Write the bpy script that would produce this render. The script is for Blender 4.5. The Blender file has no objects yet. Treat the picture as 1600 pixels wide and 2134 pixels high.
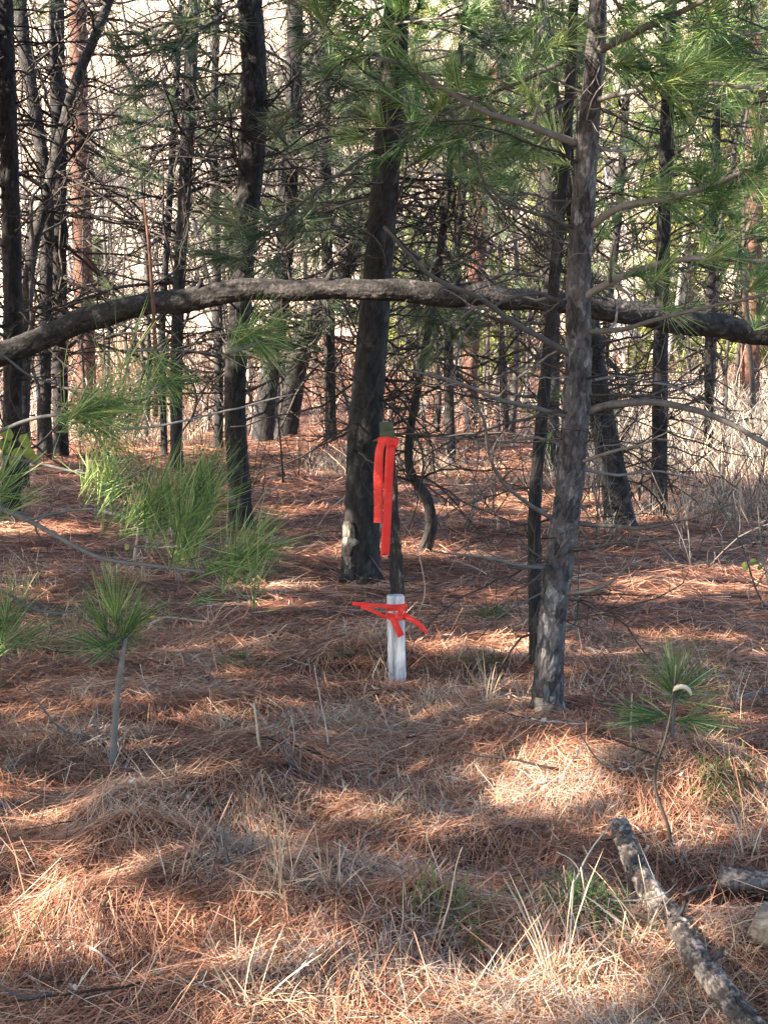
import bpy, math, random
import numpy as np
from mathutils import Vector, Matrix

# ------------------------------------------------------------------ camera, world, sun
R = math.radians
random.seed(11); rng = np.random.default_rng(11)
sc = bpy.context.scene
C = sc.collection
F = 3435.0; CAMZ = 1.6; PITCH = math.atan(370 / F)
cam = bpy.data.objects.new('camera', bpy.data.cameras.new('camera')); C.objects.link(cam)
cam.location = (0, 0, CAMZ); cam.rotation_euler = (R(90) - PITCH, 0, 0)
cam.data.sensor_fit = 'VERTICAL'; cam.data.sensor_height = 36; cam.data.lens = F / 2134 * 36
cam.data.clip_end = 600; cam.data.clip_start = .05
sc.camera = cam
EL = R(33); TOSUN_XY = (-.92, -.39)
n_ = math.hypot(*TOSUN_XY); TOSUN_XY = (TOSUN_XY[0] / n_, TOSUN_XY[1] / n_)
TOSUN = np.array([TOSUN_XY[0] * math.cos(EL), TOSUN_XY[1] * math.cos(EL), math.sin(EL)])
w = bpy.data.worlds.new('World'); sc.world = w; w.use_nodes = True
sky = w.node_tree.nodes.new('ShaderNodeTexSky'); sky.sky_type = 'NISHITA'; sky.sun_disc = False
sky.sun_elevation = EL; sky.sun_rotation = math.atan2(TOSUN_XY[0], TOSUN_XY[1])
bg = w.node_tree.nodes['Background']; bg.inputs['Strength'].default_value = .095
w.node_tree.links.new(sky.outputs[0], bg.inputs[0])
sl = bpy.data.lights.new('sun', 'SUN'); sl.energy = 5; sl.angle = R(.5); sl.color = (1, .88, .72)
so = bpy.data.objects.new('sun', sl); C.objects.link(so)
so.rotation_euler = Vector(TOSUN).to_track_quat('Z', 'Y').to_euler()
sc.view_settings.view_transform = 'Standard'; sc.view_settings.look = 'None'
sc.cycles.use_denoising = True; sc.cycles.max_bounces = 8; sc.cycles.sample_clamp_indirect = 6
sc.view_settings.exposure = 2.75; sc.view_settings.gamma = 1

# ------------------------------------------------------------------ noise and terrain
def _h(ix, iy, s=0):
    a = (ix.astype(np.int64) * 374761393 + iy.astype(np.int64) * 668265263 + s * 974634777) & 0xffffffff
    a = ((a ^ (a >> 13)) * 1274126177) & 0xffffffff
    a = ((a ^ (a >> 16)) * 2246822519) & 0xffffffff
    return ((a ^ (a >> 15)) & 0xffffff) / float(0xffffff)
def vn(x, y, s=0):
    x = np.asarray(x, float); y = np.asarray(y, float)
    ix = np.floor(x); iy = np.floor(y); fx = x - ix; fy = y - iy
    fx = fx * fx * (3 - 2 * fx); fy = fy * fy * (3 - 2 * fy)
    a = _h(ix, iy, s); b = _h(ix + 1, iy, s); c = _h(ix, iy + 1, s); d = _h(ix + 1, iy + 1, s)
    return (a * (1 - fx) + b * fx) * (1 - fy) + (c * (1 - fx) + d * fx) * fy
BUMPS = [(.62, 6.1, .65, .28, .06), (.55, 6.9, .5, .3, .04), (-.66, 5.0, .35, .22, .05), (-.15, 4.66, .40, .16, .07), (.2, 4.0, .5, .18, .08),
         (-.22, 7.85, .28, .13, -.26), (1.0, 4.62, .30, .20, -.14), (-.85, 4.02, .3, .16, -.12), (-.6, 4.35, .7, .12, .02),
         (.75, 5.5, .4, .25, .06), (1.15, 5.6, .5, .2, .05), (.55, 4.35, .35, .14, -.06), (.35, 5.55, .3, .15, -.05), (-.35, 5.2, .25, .2, -.05), (.95, 4.05, .35, .14, .08)]
for px_, py_, w_, h_ in [(290, 1820, 110, .07), (640, 1890, 120, .08), (1130, 1640, 180, .06), (1500, 1700, 150, .06), (900, 2010, 150, .08), (330, 1960, 260, .02), (1200, 2040, 120, .09), (1500, 2000, 80, .05), (1080, 1540, 150, .06), (200, 1700, 120, .05), (620, 2110, 160, .08), (860, 1700, 120, .05),
                         (520, 1855, 70, -.10), (150, 2090, 140, -.12), (700, 2050, 100, -.09), (1250, 1990, 50, -.12), (1000, 1790, 130, -.06), (1560, 1890, 80, -.14), (1180, 1740, 150, -.09), (1480, 1625, 110, -.07), (420, 1740, 100, -.05), (1000, 2110, 110, -.08), (80, 1770, 90, -.06), (760, 1620, 160, -.05), (560, 1560, 140, .05), (330, 1600, 150, -.05)]:
    d_ = CAMZ * F / (py_ - 697); BUMPS.append(((px_ - 800) / F * d_, d_, w_ * d_ / F, w_ * d_ / F * .8, h_))
def H(x, y):
    x = np.asarray(x, float); y = np.asarray(y, float)
    near = np.clip((8.5 - y) / 3, .35, 1)
    z = (vn(x * 1.6, y * 2.1, 1) - .5) * .13 * near + (vn(x * 3.6, y * 4.6, 2) ** 1.5 - .4) * .085 * near + (vn(x * 11, y * 13, 5) - .5) * .018
    z = z + (vn(x * .25, y * .25, 3) - .5) * .25 * np.clip((y - 12) / 10, 0, 1)
    for bx, by, sx, sy, a in BUMPS:
        z = z + a * np.exp(-((x - bx) / sx) ** 2 - ((y - by) / sy) ** 2)
    t = np.clip(y - 30, 0, None)
    z = z + np.where(t < 12, .36 * t * t / 24, .36 * (t - 6)) * (1 + .15 * (vn(x * .05, y * .05, 4) - .5))
    return z
CP, SP = math.cos(PITCH), math.sin(PITCH)
def ray(px, py):
    u = (px - 800) / F; v = -(py - 1067) / F
    return np.array([u, CP + v * SP, -SP + v * CP])
def P(px, py, Y):
    d = ray(px, py); t = Y / d[1]
    return np.array([d[0] * t, Y, CAMZ + d[2] * t])
def G(px, py):
    d = ray(px, py); t = 2.5
    for _ in range(4000):
        p = d * t
        if CAMZ + p[2] <= float(H(p[0], p[1])): break
        t += .012
    return np.array([p[0], p[1], float(H(p[0], p[1]))])
def proj(p):
    p = np.atleast_2d(p); q = p - np.array([0, 0, CAMZ])
    dep = q[:, 1] * CP - q[:, 2] * SP; up = q[:, 1] * SP + q[:, 2] * CP
    return 800 + F * q[:, 0] / dep, 1067 - F * up / dep
MPP = 1 / F   # metres per photo pixel and metre of distance

# ------------------------------------------------------------------ mesh builder
def nrm(v):
    return v / np.maximum(np.linalg.norm(v, axis=-1, keepdims=True), 1e-9)
class MB:
    def __init__(s): s.v = []; s.q = []; s.r = []; s.n = 0
    def raw(s, v, q, r):
        v = np.asarray(v, float).reshape(-1, 3); q = np.asarray(q, np.int64).reshape(-1, 4)
        r = np.full(len(v), r) if np.isscalar(r) else np.asarray(r, float)
        s.v.append(v); s.q.append(q + s.n); s.r.append(r); s.n += len(v)
    def tube(s, path, rad, sides=8, r=None, cap=True, disp=None):
        path = np.asarray(path, float); n = len(path)
        rad = np.broadcast_to(np.asarray(rad, float), (n,)).copy()
        tan = nrm(np.gradient(path, axis=0))
        ref = np.array([0, 0, 1.]) if abs(tan[:, 2].mean()) < .8 else np.array([1., 0, 0])
        a = nrm(np.cross(tan, ref)); b = np.cross(tan, a)
        th = np.arange(sides) / sides * 2 * math.pi
        ring = a[:, None] * np.cos(th)[None, :, None] + b[:, None] * np.sin(th)[None, :, None]
        rr = rad[:, None] * np.ones(sides)[None]
        if disp is not None: rr = rr + disp
        v = path[:, None] + ring * rr[..., None]
        if cap:
            v = np.concatenate([path[:1, None] + ring[:1] * .001, v, path[-1:, None] + ring[-1:] * .001]); n += 2
        i = np.arange(n - 1)[:, None] * sides; j = np.arange(sides)[None]; k = (j + 1) % sides
        q = np.stack([i + j, i + k, i + sides + k, i + sides + j], -1)
        s.raw(v, q, random.random() if r is None else r)
    def strips(s, p0, d, L, w, bend=None, seg=2, r=None, side=None):
        p0 = np.asarray(p0, float); N = len(p0)
        if N == 0: return
        d = nrm(np.asarray(d, float)); L = np.broadcast_to(L, (N,)); w = np.broadcast_to(w, (N,))
        if side is None: side = nrm(np.cross(d, rng.normal(size=(N, 3))))
        if bend is None: bend = np.zeros((N, 3))
        t = np.linspace(0, 1, seg + 1)
        pts = p0[:, None] + d[:, None] * (L[:, None] * t)[..., None] + bend[:, None] * (t ** 2)[None, :, None]
        ww = w[:, None] * np.array([1.0] * seg + [.35])[None] * .5
        v = np.stack([pts - side[:, None] * ww[..., None], pts + side[:, None] * ww[..., None]], 2).reshape(-1, 3)
        base = np.arange(N)[:, None] * (2 * (seg + 1)) + np.arange(seg)[None] * 2
        q = np.stack([base, base + 1, base + 3, base + 2], -1)
        r = rng.random(N) if r is None else np.broadcast_to(r, (N,))
        s.raw(v, q, np.repeat(r, 2 * (seg + 1)))
    def merge(s, o, M):
        A = np.array(M)
        for v, q, r in zip(o.v, o.q, o.r): pass
    def mesh(s, name, m, smooth=True):
        me = bpy.data.meshes.new(name)
        v = np.concatenate(s.v); q = np.concatenate(s.q); r = np.concatenate(s.r)
        me.vertices.add(len(v)); me.vertices.foreach_set('co', v.astype(np.float32).ravel())
        me.loops.add(len(q) * 4); me.loops.foreach_set('vertex_index', q.astype(np.int32).ravel())
        me.polygons.add(len(q)); me.polygons.foreach_set('loop_start', np.arange(len(q), dtype=np.int32) * 4)
        me.polygons.foreach_set('loop_total', np.full(len(q), 4, np.int32))
        me.polygons.foreach_set('use_smooth', np.full(len(q), smooth))
        at = me.attributes.new('rnd', 'FLOAT', 'POINT'); at.data.foreach_set('value', r.astype(np.float32))
        me.materials.append(m); me.update(calc_edges=True)
        return me
    def build(s, name, m, parent=None, smooth=True, origin=(0, 0, 0)):
        o_ = np.asarray(origin, float)
        if o_.any(): s.v = [x - o_ for x in s.v]
        o = bpy.data.objects.new(name, s.mesh(name, m, smooth)); C.objects.link(o)
        if parent is not None: o.parent = parent
        return o
def tag(o, label=None, cat=None, group=None, kind=None):
    if label: o['label'] = label
    if cat: o['category'] = cat
    if group: o['group'] = group
    if kind: o['kind'] = kind
    return o
def thing(name, label, cat, loc=(0, 0, 0), group=None):
    o = bpy.data.objects.new(name, None); C.objects.link(o); o.location = loc; o.empty_display_size = .1
    return tag(o, label, cat, group)
def inst(name, me, parent, loc, rot, scale):
    o = bpy.data.objects.new(name, me); C.objects.link(o)
    if parent is not None: o.parent = parent
    o.location = loc; o.rotation_euler = rot; o.scale = (scale,) * 3 if np.isscalar(scale) else scale
    return o

# ------------------------------------------------------------------ materials
def mat(name, cols, rough=.8, noise=0, nscale=8, stretch=(1, 1, 1), transl=0, bump=0, bscale=40, attr=True, spec=.25, voro=0, vscale=30):
    m = bpy.data.materials.new(name); m.use_nodes = True
    nt = m.node_tree; N = nt.nodes; L = nt.links
    b = N['Principled BSDF']; b.inputs['Roughness'].default_value = rough; b.inputs['Specular IOR Level'].default_value = spec
    ramp = N.new('ShaderNodeValToRGB'); e = ramp.color_ramp.elements
    while len(e) < len(cols): e.new(.5)
    for i, c in enumerate(cols):
        e[i].position = i / max(1, len(cols) - 1) * .9 + .05; e[i].color = (*c, 1)
    tc = N.new('ShaderNodeTexCoord'); mp = N.new('ShaderNodeMapping'); mp.inputs['Scale'].default_value = stretch
    L.new(tc.outputs['Object'], mp.inputs[0])
    fac = None
    if attr:
        a = N.new('ShaderNodeAttribute'); a.attribute_name = 'rnd'; fac = a.outputs['Fac']
    if noise:
        nz = N.new('ShaderNodeTexNoise'); nz.inputs['Scale'].default_value = nscale; nz.inputs['Detail'].default_value = 6; nz.inputs['Roughness'].default_value = .65
        L.new(mp.outputs[0], nz.inputs['Vector'])
        mr = N.new('ShaderNodeMapRange'); mr.inputs[1].default_value = .25; mr.inputs[2].default_value = .75
        L.new(nz.outputs[0], mr.inputs[0])
        if fac is None: fac = mr.outputs[0]
        else:
            mx = N.new('ShaderNodeMix'); mx.inputs[0].default_value = noise
            L.new(fac, mx.inputs[2]); L.new(mr.outputs[0], mx.inputs[3]); fac = mx.outputs[0]
    if voro:
        vz = N.new('ShaderNodeTexVoronoi'); vz.inputs['Scale'].default_value = vscale; L.new(mp.outputs[0], vz.inputs['Vector'])
        sv = N.new('ShaderNodeSeparateColor'); L.new(vz.outputs['Color'], sv.inputs[0])
        mx = N.new('ShaderNodeMix'); mx.inputs[0].default_value = voro
        L.new(fac, mx.inputs[2]); L.new(sv.outputs[0], mx.inputs[3]); fac = mx.outputs[0]
    L.new(fac, ramp.inputs[0]); L.new(ramp.outputs[0], b.inputs['Base Color'])
    if bump:
        bz = N.new('ShaderNodeTexNoise'); bz.inputs['Scale'].default_value = bscale; bz.inputs['Detail'].default_value = 5
        L.new(mp.outputs[0], bz.inputs['Vector'])
        bp = N.new('ShaderNodeBump'); bp.inputs['Strength'].default_value = bump; bp.inputs['Distance'].default_value = .01
        L.new(bz.outputs[0], bp.inputs['Height']); L.new(bp.outputs[0], b.inputs['Normal'])
    if transl:
        tr = N.new('ShaderNodeBsdfTranslucent'); L.new(ramp.outputs[0], tr.inputs[0])
        ms = N.new('ShaderNodeMixShader'); ms.inputs[0].default_value = transl
        L.new(b.outputs[0], ms.inputs[1]); L.new(tr.outputs[0], ms.inputs[2]); L.new(ms.outputs[0], N['Material Output'].inputs[0])
    return m
ST = (1, 1, .4)
M = {
 'ground': mat('needle_bed', [(.03, .014, .010), (.06, .026, .018), (.12, .05, .03), (.22, .10, .06)], noise=.8, nscale=9, bump=.8, bscale=60, attr=True),
 'litter': mat('fallen_needles', [(.05, .022, .016), (.20, .082, .052), (.36, .165, .10), (.52, .29, .18), (.50, .40, .32)], rough=.55, transl=.1, spec=.3),
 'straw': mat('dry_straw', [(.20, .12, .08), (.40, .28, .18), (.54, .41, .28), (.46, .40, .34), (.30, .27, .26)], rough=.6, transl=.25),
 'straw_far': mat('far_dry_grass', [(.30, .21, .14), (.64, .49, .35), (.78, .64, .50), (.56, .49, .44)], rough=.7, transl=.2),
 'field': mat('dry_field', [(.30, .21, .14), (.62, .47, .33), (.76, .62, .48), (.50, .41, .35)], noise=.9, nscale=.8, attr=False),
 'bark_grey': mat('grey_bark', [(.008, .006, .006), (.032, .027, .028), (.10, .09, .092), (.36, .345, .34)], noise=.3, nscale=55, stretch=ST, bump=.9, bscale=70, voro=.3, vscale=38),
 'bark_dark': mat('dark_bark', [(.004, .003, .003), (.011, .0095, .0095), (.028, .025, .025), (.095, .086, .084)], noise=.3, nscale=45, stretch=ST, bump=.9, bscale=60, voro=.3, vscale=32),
 'bark_red': mat('red_bark', [(.03, .014, .012), (.08, .036, .026), (.14, .068, .045), (.22, .13, .095)], noise=.5, nscale=20, stretch=ST, bump=.9, bscale=50),
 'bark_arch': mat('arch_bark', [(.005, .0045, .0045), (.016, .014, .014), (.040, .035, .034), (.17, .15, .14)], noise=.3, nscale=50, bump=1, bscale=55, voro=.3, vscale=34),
 'twig': mat('grey_twig', [(.04, .034, .032), (.10, .088, .082), (.21, .19, .175)], noise=.4, nscale=30),
 'limb_grey': mat('grey_limb', [(.07, .064, .062), (.14, .13, .126), (.27, .255, .25)], noise=.4, nscale=30),
 'twig_dark': mat('dark_twig', [(.010, .008, .007), (.028, .022, .019), (.065, .052, .045)], noise=.3, nscale=20),
 'twig_pale': mat('pale_twig', [(.20, .16, .14), (.34, .28, .25), (.50, .42, .37)], noise=.3, nscale=20),
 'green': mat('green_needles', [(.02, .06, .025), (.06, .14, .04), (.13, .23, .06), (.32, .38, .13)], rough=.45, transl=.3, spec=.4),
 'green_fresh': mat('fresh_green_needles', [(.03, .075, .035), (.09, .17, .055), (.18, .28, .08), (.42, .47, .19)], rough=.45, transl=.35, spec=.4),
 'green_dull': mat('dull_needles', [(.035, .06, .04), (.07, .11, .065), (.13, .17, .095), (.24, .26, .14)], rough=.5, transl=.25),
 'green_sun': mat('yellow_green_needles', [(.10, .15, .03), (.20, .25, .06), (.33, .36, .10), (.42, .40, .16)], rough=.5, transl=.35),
 'orange': mat('orange_ribbon', [(1, .055, .04), (1, .095, .065)], rough=.32, transl=.45, attr=False, noise=.5, nscale=6, spec=.5, bump=.6, bscale=75),
 'white': mat('worn_white_paint', [(.06, .055, .05), (.20, .195, .20), (.46, .465, .49), (.62, .63, .67), (.70, .71, .75)], rough=.6, attr=False, noise=.9, nscale=12, stretch=(2.2, 2.2, .16), bump=.4, bscale=60),
 'grey_wood': mat('weathered_wood', [(.035, .028, .025), (.09, .075, .065), (.20, .17, .15), (.34, .30, .27)], attr=False, noise=.9, nscale=14, stretch=(4, 4, .7), bump=.8, bscale=40),
 'dark_wood': mat('dark_weathered_wood', [(.010, .008, .008), (.022, .018, .017), (.05, .042, .038), (.30, .25, .22)], attr=False, noise=.9, nscale=11, stretch=(5, 5, 1), bump=.8, bscale=40),  # near-black wood tone broken by pale flecks
 'olive': mat('olive_paint', [(.05, .06, .035), (.075, .085, .05), (.10, .105, .07)], attr=False, noise=.8, nscale=30, bump=.2),
 'log': mat('mottled_log_bark', [(.010, .008, .008), (.025, .021, .020), (.07, .058, .052), (.34, .275, .235), (.52, .44, .38)], noise=.6, nscale=22, bump=1, bscale=50),
 'pale_patch': mat('mottled_pale_bark', [(.02, .016, .015), (.06, .05, .045), (.34, .29, .24), (.22, .19, .16)], noise=.5, nscale=26, stretch=(1, 1, .35), bump=1, bscale=40),
 'wood_pale': mat('pale_split_wood', [(.05, .04, .034), (.20, .15, .11), (.44, .35, .26)], noise=.7, nscale=12, stretch=(1, 5, 5), bump=.6),
 'pale_leaf': mat('pale_dead_leaf', [(.26, .20, .15), (.42, .36, .30), (.58, .53, .47)], transl=.2),
 'leaf': mat('yellow_green_leaf', [(.14, .19, .05), (.24, .27, .07), (.36, .34, .11)], transl=.35),
 'cap': mat('cream_fungus', [(.30, .26, .19), (.50, .45, .36)], attr=False, noise=.8, nscale=40),
 'moss': mat('green_ground_plants', [(.03, .07, .02), (.06, .12, .03), (.12, .17, .05)], transl=.25),
}

# ------------------------------------------------------------------ ground
def grid_axis(pts):
    out = []
    for (a, b, st) in pts: out.append(np.arange(a, b, st))
    return np.concatenate(out + [[pts[-1][1]]])
xs = np.concatenate([-np.geomspace(90, 4.2, 40), np.arange(-4, 4.001, .05), np.geomspace(4.2, 90, 40)])
ys = grid_axis([(-16, 2.5, .6), (2.5, 9, .04), (9, 16, .1), (16, 40, .4), (40, 150, 2.)])
X, Y = np.meshgrid(xs, ys)
def sheet(name, m, X, Y, label):
    mb = MB(); ny, nx = X.shape
    i = np.arange(ny - 1)[:, None] * nx; j = np.arange(nx - 1)[None]
    q = np.stack([i + j, i + j + 1, i + nx + j + 1, i + nx + j], -1)
    mb.raw(np.stack([X, Y, H(X, Y)], -1), q, vn(X.ravel() * 3, Y.ravel() * 3, 8))
    return mb.build(name, m)
sel = ys <= 40.2
tag(sheet('ground', M['ground'], X[sel], Y[sel], ''), kind='structure')
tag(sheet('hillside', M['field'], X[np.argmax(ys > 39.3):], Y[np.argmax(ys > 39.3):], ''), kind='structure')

# fallen pine needles: nobody could count them
def wedge(n, r0, r1, ang, power=1.0):
    u = rng.random(n)
    r = r0 * (r1 / r0) ** u if power == 0 else (r0 ** power + u * (r1 ** power - r0 ** power)) ** (1 / power)
    a = (rng.random(n) * 2 - 1) * ang
    return r * np.sin(a), r * np.cos(a)
mb = MB()
def litter(n, r0, r1, ang, power, wmin, up=.12, rr=None):
    x, y = wedge(n, r0, r1, ang, power)
    bare = (((x + .22) / .26) ** 2 + ((y - 7.85) / .11) ** 2 < 1) | (((x - 1.02) / .16) ** 2 + ((y - 4.62) / .09) ** 2 < 1)
    bare &= rng.random(n) < .85; x = x[~bare]; y = y[~bare]; n = len(x)
    r = np.hypot(x, y)
    head = vn(x * 1.3, y * 1.3, 20) * 2 * math.pi * 1.4 + rng.normal(size=n) * .9
    tilt = rng.normal(size=n) * up
    d = np.stack([np.cos(head), np.sin(head), tilt], -1)
    L = rng.uniform(.09, .19, n) * np.clip(r / 9, 1, 2.2)
    wd = np.maximum(wmin, r * .00040) * rng.uniform(.7, 1.3, n)
    mid = np.stack([x, y, H(x, y)], -1)
    e = mid + d * L[:, None] * np.array([1, 1, 0]); e[:, 2] = H(e[:, 0], e[:, 1])
    dd = e - mid; dd[:, 2] += tilt * L; ln = np.linalg.norm(dd, axis=1)
    mid[:, 2] += rng.random(n) ** 2 * .022 + .002 + np.maximum(0, -tilt) * L
    bend = rng.normal(size=(n, 3)) * .022; bend[:, 2] = -np.abs(bend[:, 2]) * .4
    side = nrm(np.cross(dd, np.array([0, 0, 1.]) + rng.normal(size=(n, 3)) * .35))
    c = np.clip(vn(x * 2.2, y * 2.2, 21) * .5 + rng.normal(size=n) * .22 + .2, 0, 1)
    mb.strips(mid, dd, ln, wd, bend, 2, c, side)
litter(275000, 2.9, 9, R(31), 1.3, .0021)
litter(100000, 9, 22, R(27), 1.0, .003, .1)
litter(30000, 22, 44, R(20), 1.2, .007, .1)
litter(20000, 2.9, 9, R(31), 1.1, .0024, .36)
litter(7000, 9, 18, R(20), 1.1, .0035, .3)
tag(mb.build('needle_litter', M['litter']), 'rust coloured carpet of fallen pine needles', 'needle litter', kind='stuff')

# dry grass, curled and matted over the mounds
mb = MB()
def tufts(cx, cy, n, Lm, spread, wd, lean=.7, c0=.1, c1=.95, droop=.6):
    k = len(cx); N = k * n
    x = np.repeat(cx, n) + rng.normal(size=N) * spread; y = np.repeat(cy, n) + rng.normal(size=N) * spread
    a = rng.random(N) * 2 * math.pi; l = np.abs(rng.normal(size=N)) * lean
    d = np.stack([np.cos(a) * l, np.sin(a) * l, np.ones(N)], -1)
    L = np.repeat(np.broadcast_to(Lm, (k,)), n) * rng.uniform(.5, 1.25, N)
    be = np.stack([np.cos(a) * L * .35 * droop, np.sin(a) * L * .35 * droop, -L * droop * rng.random(N)], -1)
    r = np.hypot(x, y)
    c = np.clip(np.repeat(rng.uniform(c0, c1, k), n) + rng.normal(size=N) * .13, 0, 1)
    mb.strips(np.stack([x, y, H(x, y) - .004], -1), d, L, np.maximum(wd, r * .00036), be, 3, c)
x, y = wedge(2600, 3.3, 7.2, R(20), .8)
k = (vn(x * 1.7, y * 2.4, 31) + .25 * vn(x * 6, y * 6, 32)) > np.where(y < 6, .80, .92)
tufts(x[k], y[k], 26, rng.uniform(.05, .13, k.sum()), .045, .0018, 1.0, .3, 1, .7)
x, y = wedge(900, 3.3, 7, R(20), .8); k = vn(x * 1.2, y * 1.8, 33) > .66
tufts(x[k], y[k], 5, rng.uniform(.07, .17, k.sum()), .03, .0018, .6, .2, .8, .5)
for (px, py, su, sv, k, c0, c1, Lt) in [(1150, 1650, 130, 30, 34, .75, 1, .09), (1230, 1690, 90, 26, 20, .8, 1, .09), (880, 1990, 110, 24, 26, .7, 1, .10), (850, 2065, 150, 26, 34, .75, 1, .10), (450, 1800, 110, 34, 24, .6, 1, .08), (640, 1905, 110, 24, 26, .45, .8, .08), (140, 2010, 120, 26, 26, .7, 1, .09),
        (1400, 2085, 90, 30, 24, .3, .8, .12), (1540, 1710, 90, 30, 24, .3, .7, .10), (600, 2010, 120, 20, 20, .7, 1, .09), (300, 1800, 90, 30, 20, .2, .6, .08), (1330, 1590, 120, 26, 28, .4, .8, .08), (1100, 1570, 140, 24, 22, .2, .7, .08), (860, 1680, 120, 30, 20, .7, 1, .08), (480, 1690, 130, 40, 18, .7, 1, .07), (760, 1790, 150, 30, 16, .6, 1, .08),
        (1480, 2010, 60, 60, 16, .3, .6, .14), (1130, 2060, 130, 40, 22, .3, .6, .13), (600, 2100, 160, 24, 22, .3, .7, .12), (1000, 1740, 120, 30, 18, .7, 1, .08), (1230, 1960, 100, 30, 18, .7, 1, .09), (330, 1480, 120, 30, 10, .6, 1, .06), (1480, 1560, 120, 24, 14, .5, .9, .08), (790, 1330, 90, 20, 10, .4, .7, .10), (1000, 1440, 60, 20, 8, .4, .7, .12)]:
    g = np.array([G(px + rng.normal() * su * .5, py + rng.normal() * sv * .5) for _ in range(k)]); tufts(g[:, 0], g[:, 1], 24, Lt * rng.uniform(.45, 1.0, k), .045, .0017, 1.3, c0, c1, .9)
x, y = wedge(900, 7, 16, R(18), 1); k = vn(x * .8, y * .8, 34) > .7
tufts(x[k], y[k], 7, rng.uniform(.08, .25, k.sum()), .04, .002, .5, .1, .7, .4)
x, y = wedge(2600, 14, 31, R(20), 1.4); k = vn(x * .3, y * .3, 35) > np.where(x > .12 * y, .35, .74)
tufts(x[k], y[k], 10, rng.uniform(.15, .5, k.sum()), .1, .004, .5, .1, .8, .4)
tag(mb.build('dry_grass', M['straw']), 'matted dry grass growing through the needle bed', 'grass', kind='stuff')
mb = MB()
for (px, py, k, L) in [(480, 1385, 7, .07), (520, 1400, 5, .06), (350, 1330, 3, .05), (1230, 1880, 7, .09), (1260, 1900, 5, .08), (980, 1960, 4, .14), (1500, 1620, 8, .07), (1560, 1610, 6, .06), (720, 1375, 6, .05), (1480, 1650, 4, .08), (980, 1390, 3, .10), (1010, 1290, 3, .13), (1340, 1390, 2, .08), (60, 1985, 4, .06), (1250, 1340, 2, .07), (640, 1330, 3, .06)]:
    g = G(px, py); tufts(g[0] + rng.normal(size=k) * .07, g[1] + rng.normal(size=k) * .05, 22, L, .035, .003, .9, 0, 1, .3)
tag(mb.build('green_ground_cover', M['moss']), 'low green plants growing in the needle bed', 'ground cover', kind='stuff')

# ------------------------------------------------------------------ limbs, tufts and branch meshes
def smooth(pts, n):
    pts = np.asarray(pts, float)
    if len(pts) < 3: 
        t = np.linspace(0, 1, n)[:, None]; return pts[0] * (1 - t) + pts[-1] * t
    s = np.concatenate([[0], np.cumsum(np.linalg.norm(np.diff(pts, axis=0), axis=1))])
    ext = np.concatenate([[2 * pts[0] - pts[1]], pts, [2 * pts[-1] - pts[-2]]])
    out = []
    for u in np.linspace(0, s[-1], n):
        i = min(np.searchsorted(s, u, 'right') - 1, len(pts) - 2); t = (u - s[i]) / max(s[i + 1] - s[i], 1e-9)
        a, b, c, d = ext[i:i + 4]
        out.append(.5 * (2 * b + (c - a) * t + (2 * a - 5 * b + 4 * c - d) * t * t + (3 * b - a - 3 * c + d) * t ** 3))
    return np.array(out)
def wob(path, amp):
    n = len(path); k = rng.normal(size=(n, 3)) * amp
    k[0] = 0
    return path + np.cumsum(k, 0) * .6 - np.linspace(0, 1, n)[:, None] * np.cumsum(k, 0)[-1] * .3
def twiggy(mb, path, r0, r1, level, density=1.0, sides=6, up=.15, lens=.45):
    """a limb with smaller ones growing from it"""
    path = np.asarray(path); n = len(path)
    mb.tube(path, np.linspace(r0, r1, n), sides)
    if level <= 0: return
    Ltot = np.linalg.norm(np.diff(path, axis=0), axis=1).sum()
    for _ in range(int(max(1, Ltot * 5.5 * density))):
        i = random.randint(max(1, n // 6), n - 2); t = i / n
        tan = nrm(path[i + 1] - path[i]); sd = nrm(np.cross(tan, rng.normal(size=3)))
        d = nrm(tan * .75 + sd * .8 + np.array([0, 0, up])); L = Ltot * lens * (1.1 - t) * random.uniform(.4, 1.1)
        m = 6; st = [path[i]]; cur = d
        curl = rng.normal(size=3) * .16
        for k in range(m):
            cur = nrm(cur + curl + rng.normal(size=3) * .16); st.append(st[-1] + cur * L / m)
        rr = (r0 + (r1 - r0) * t) * .55
        twiggy(mb, np.array(st), max(rr, .0016), max(rr * .3, .0011), level - 1, density * .8, max(3, sides - 2), up, lens)
def tuft(mb, pos, axis, n=70, L=.16, spread=.45, w=.0026, shoot=.08, c=None, droop=.1):
    axis = nrm(np.asarray(axis, float)); pos = np.asarray(pos, float)
    o = pos - axis * (rng.random(n) * shoot)[:, None]
    d = nrm(axis[None] + rng.normal(size=(n, 3)) * spread)
    LL = L * rng.uniform(.65, 1.15, n)
    b = np.zeros((n, 3)); b[:, 2] = -LL * droop * rng.random(n) * 1.5
    b += axis[None] * (LL * .18)[:, None]
    cc = np.clip((random.random() if c is None else c) * .6 + rng.normal(size=n) * .24 + .2, 0, 1)
    mb.strips(o, d, LL, w, b, 2, cc)
def curl_path(L, n, el, amp, start=(0, 0, 0), d0=None):
    cur = np.array([math.cos(el), 0, math.sin(el)]) if d0 is None else nrm(np.asarray(d0, float)); st = [np.array(start, float)]
    curl = rng.normal(size=3) * amp
    for k in range(n):
        cur = nrm(cur + curl * .5 + rng.normal(size=3) * amp); st.append(st[-1] + cur * L / n)
    return np.array(st)
DEAD = []; DEADT = []
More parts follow.
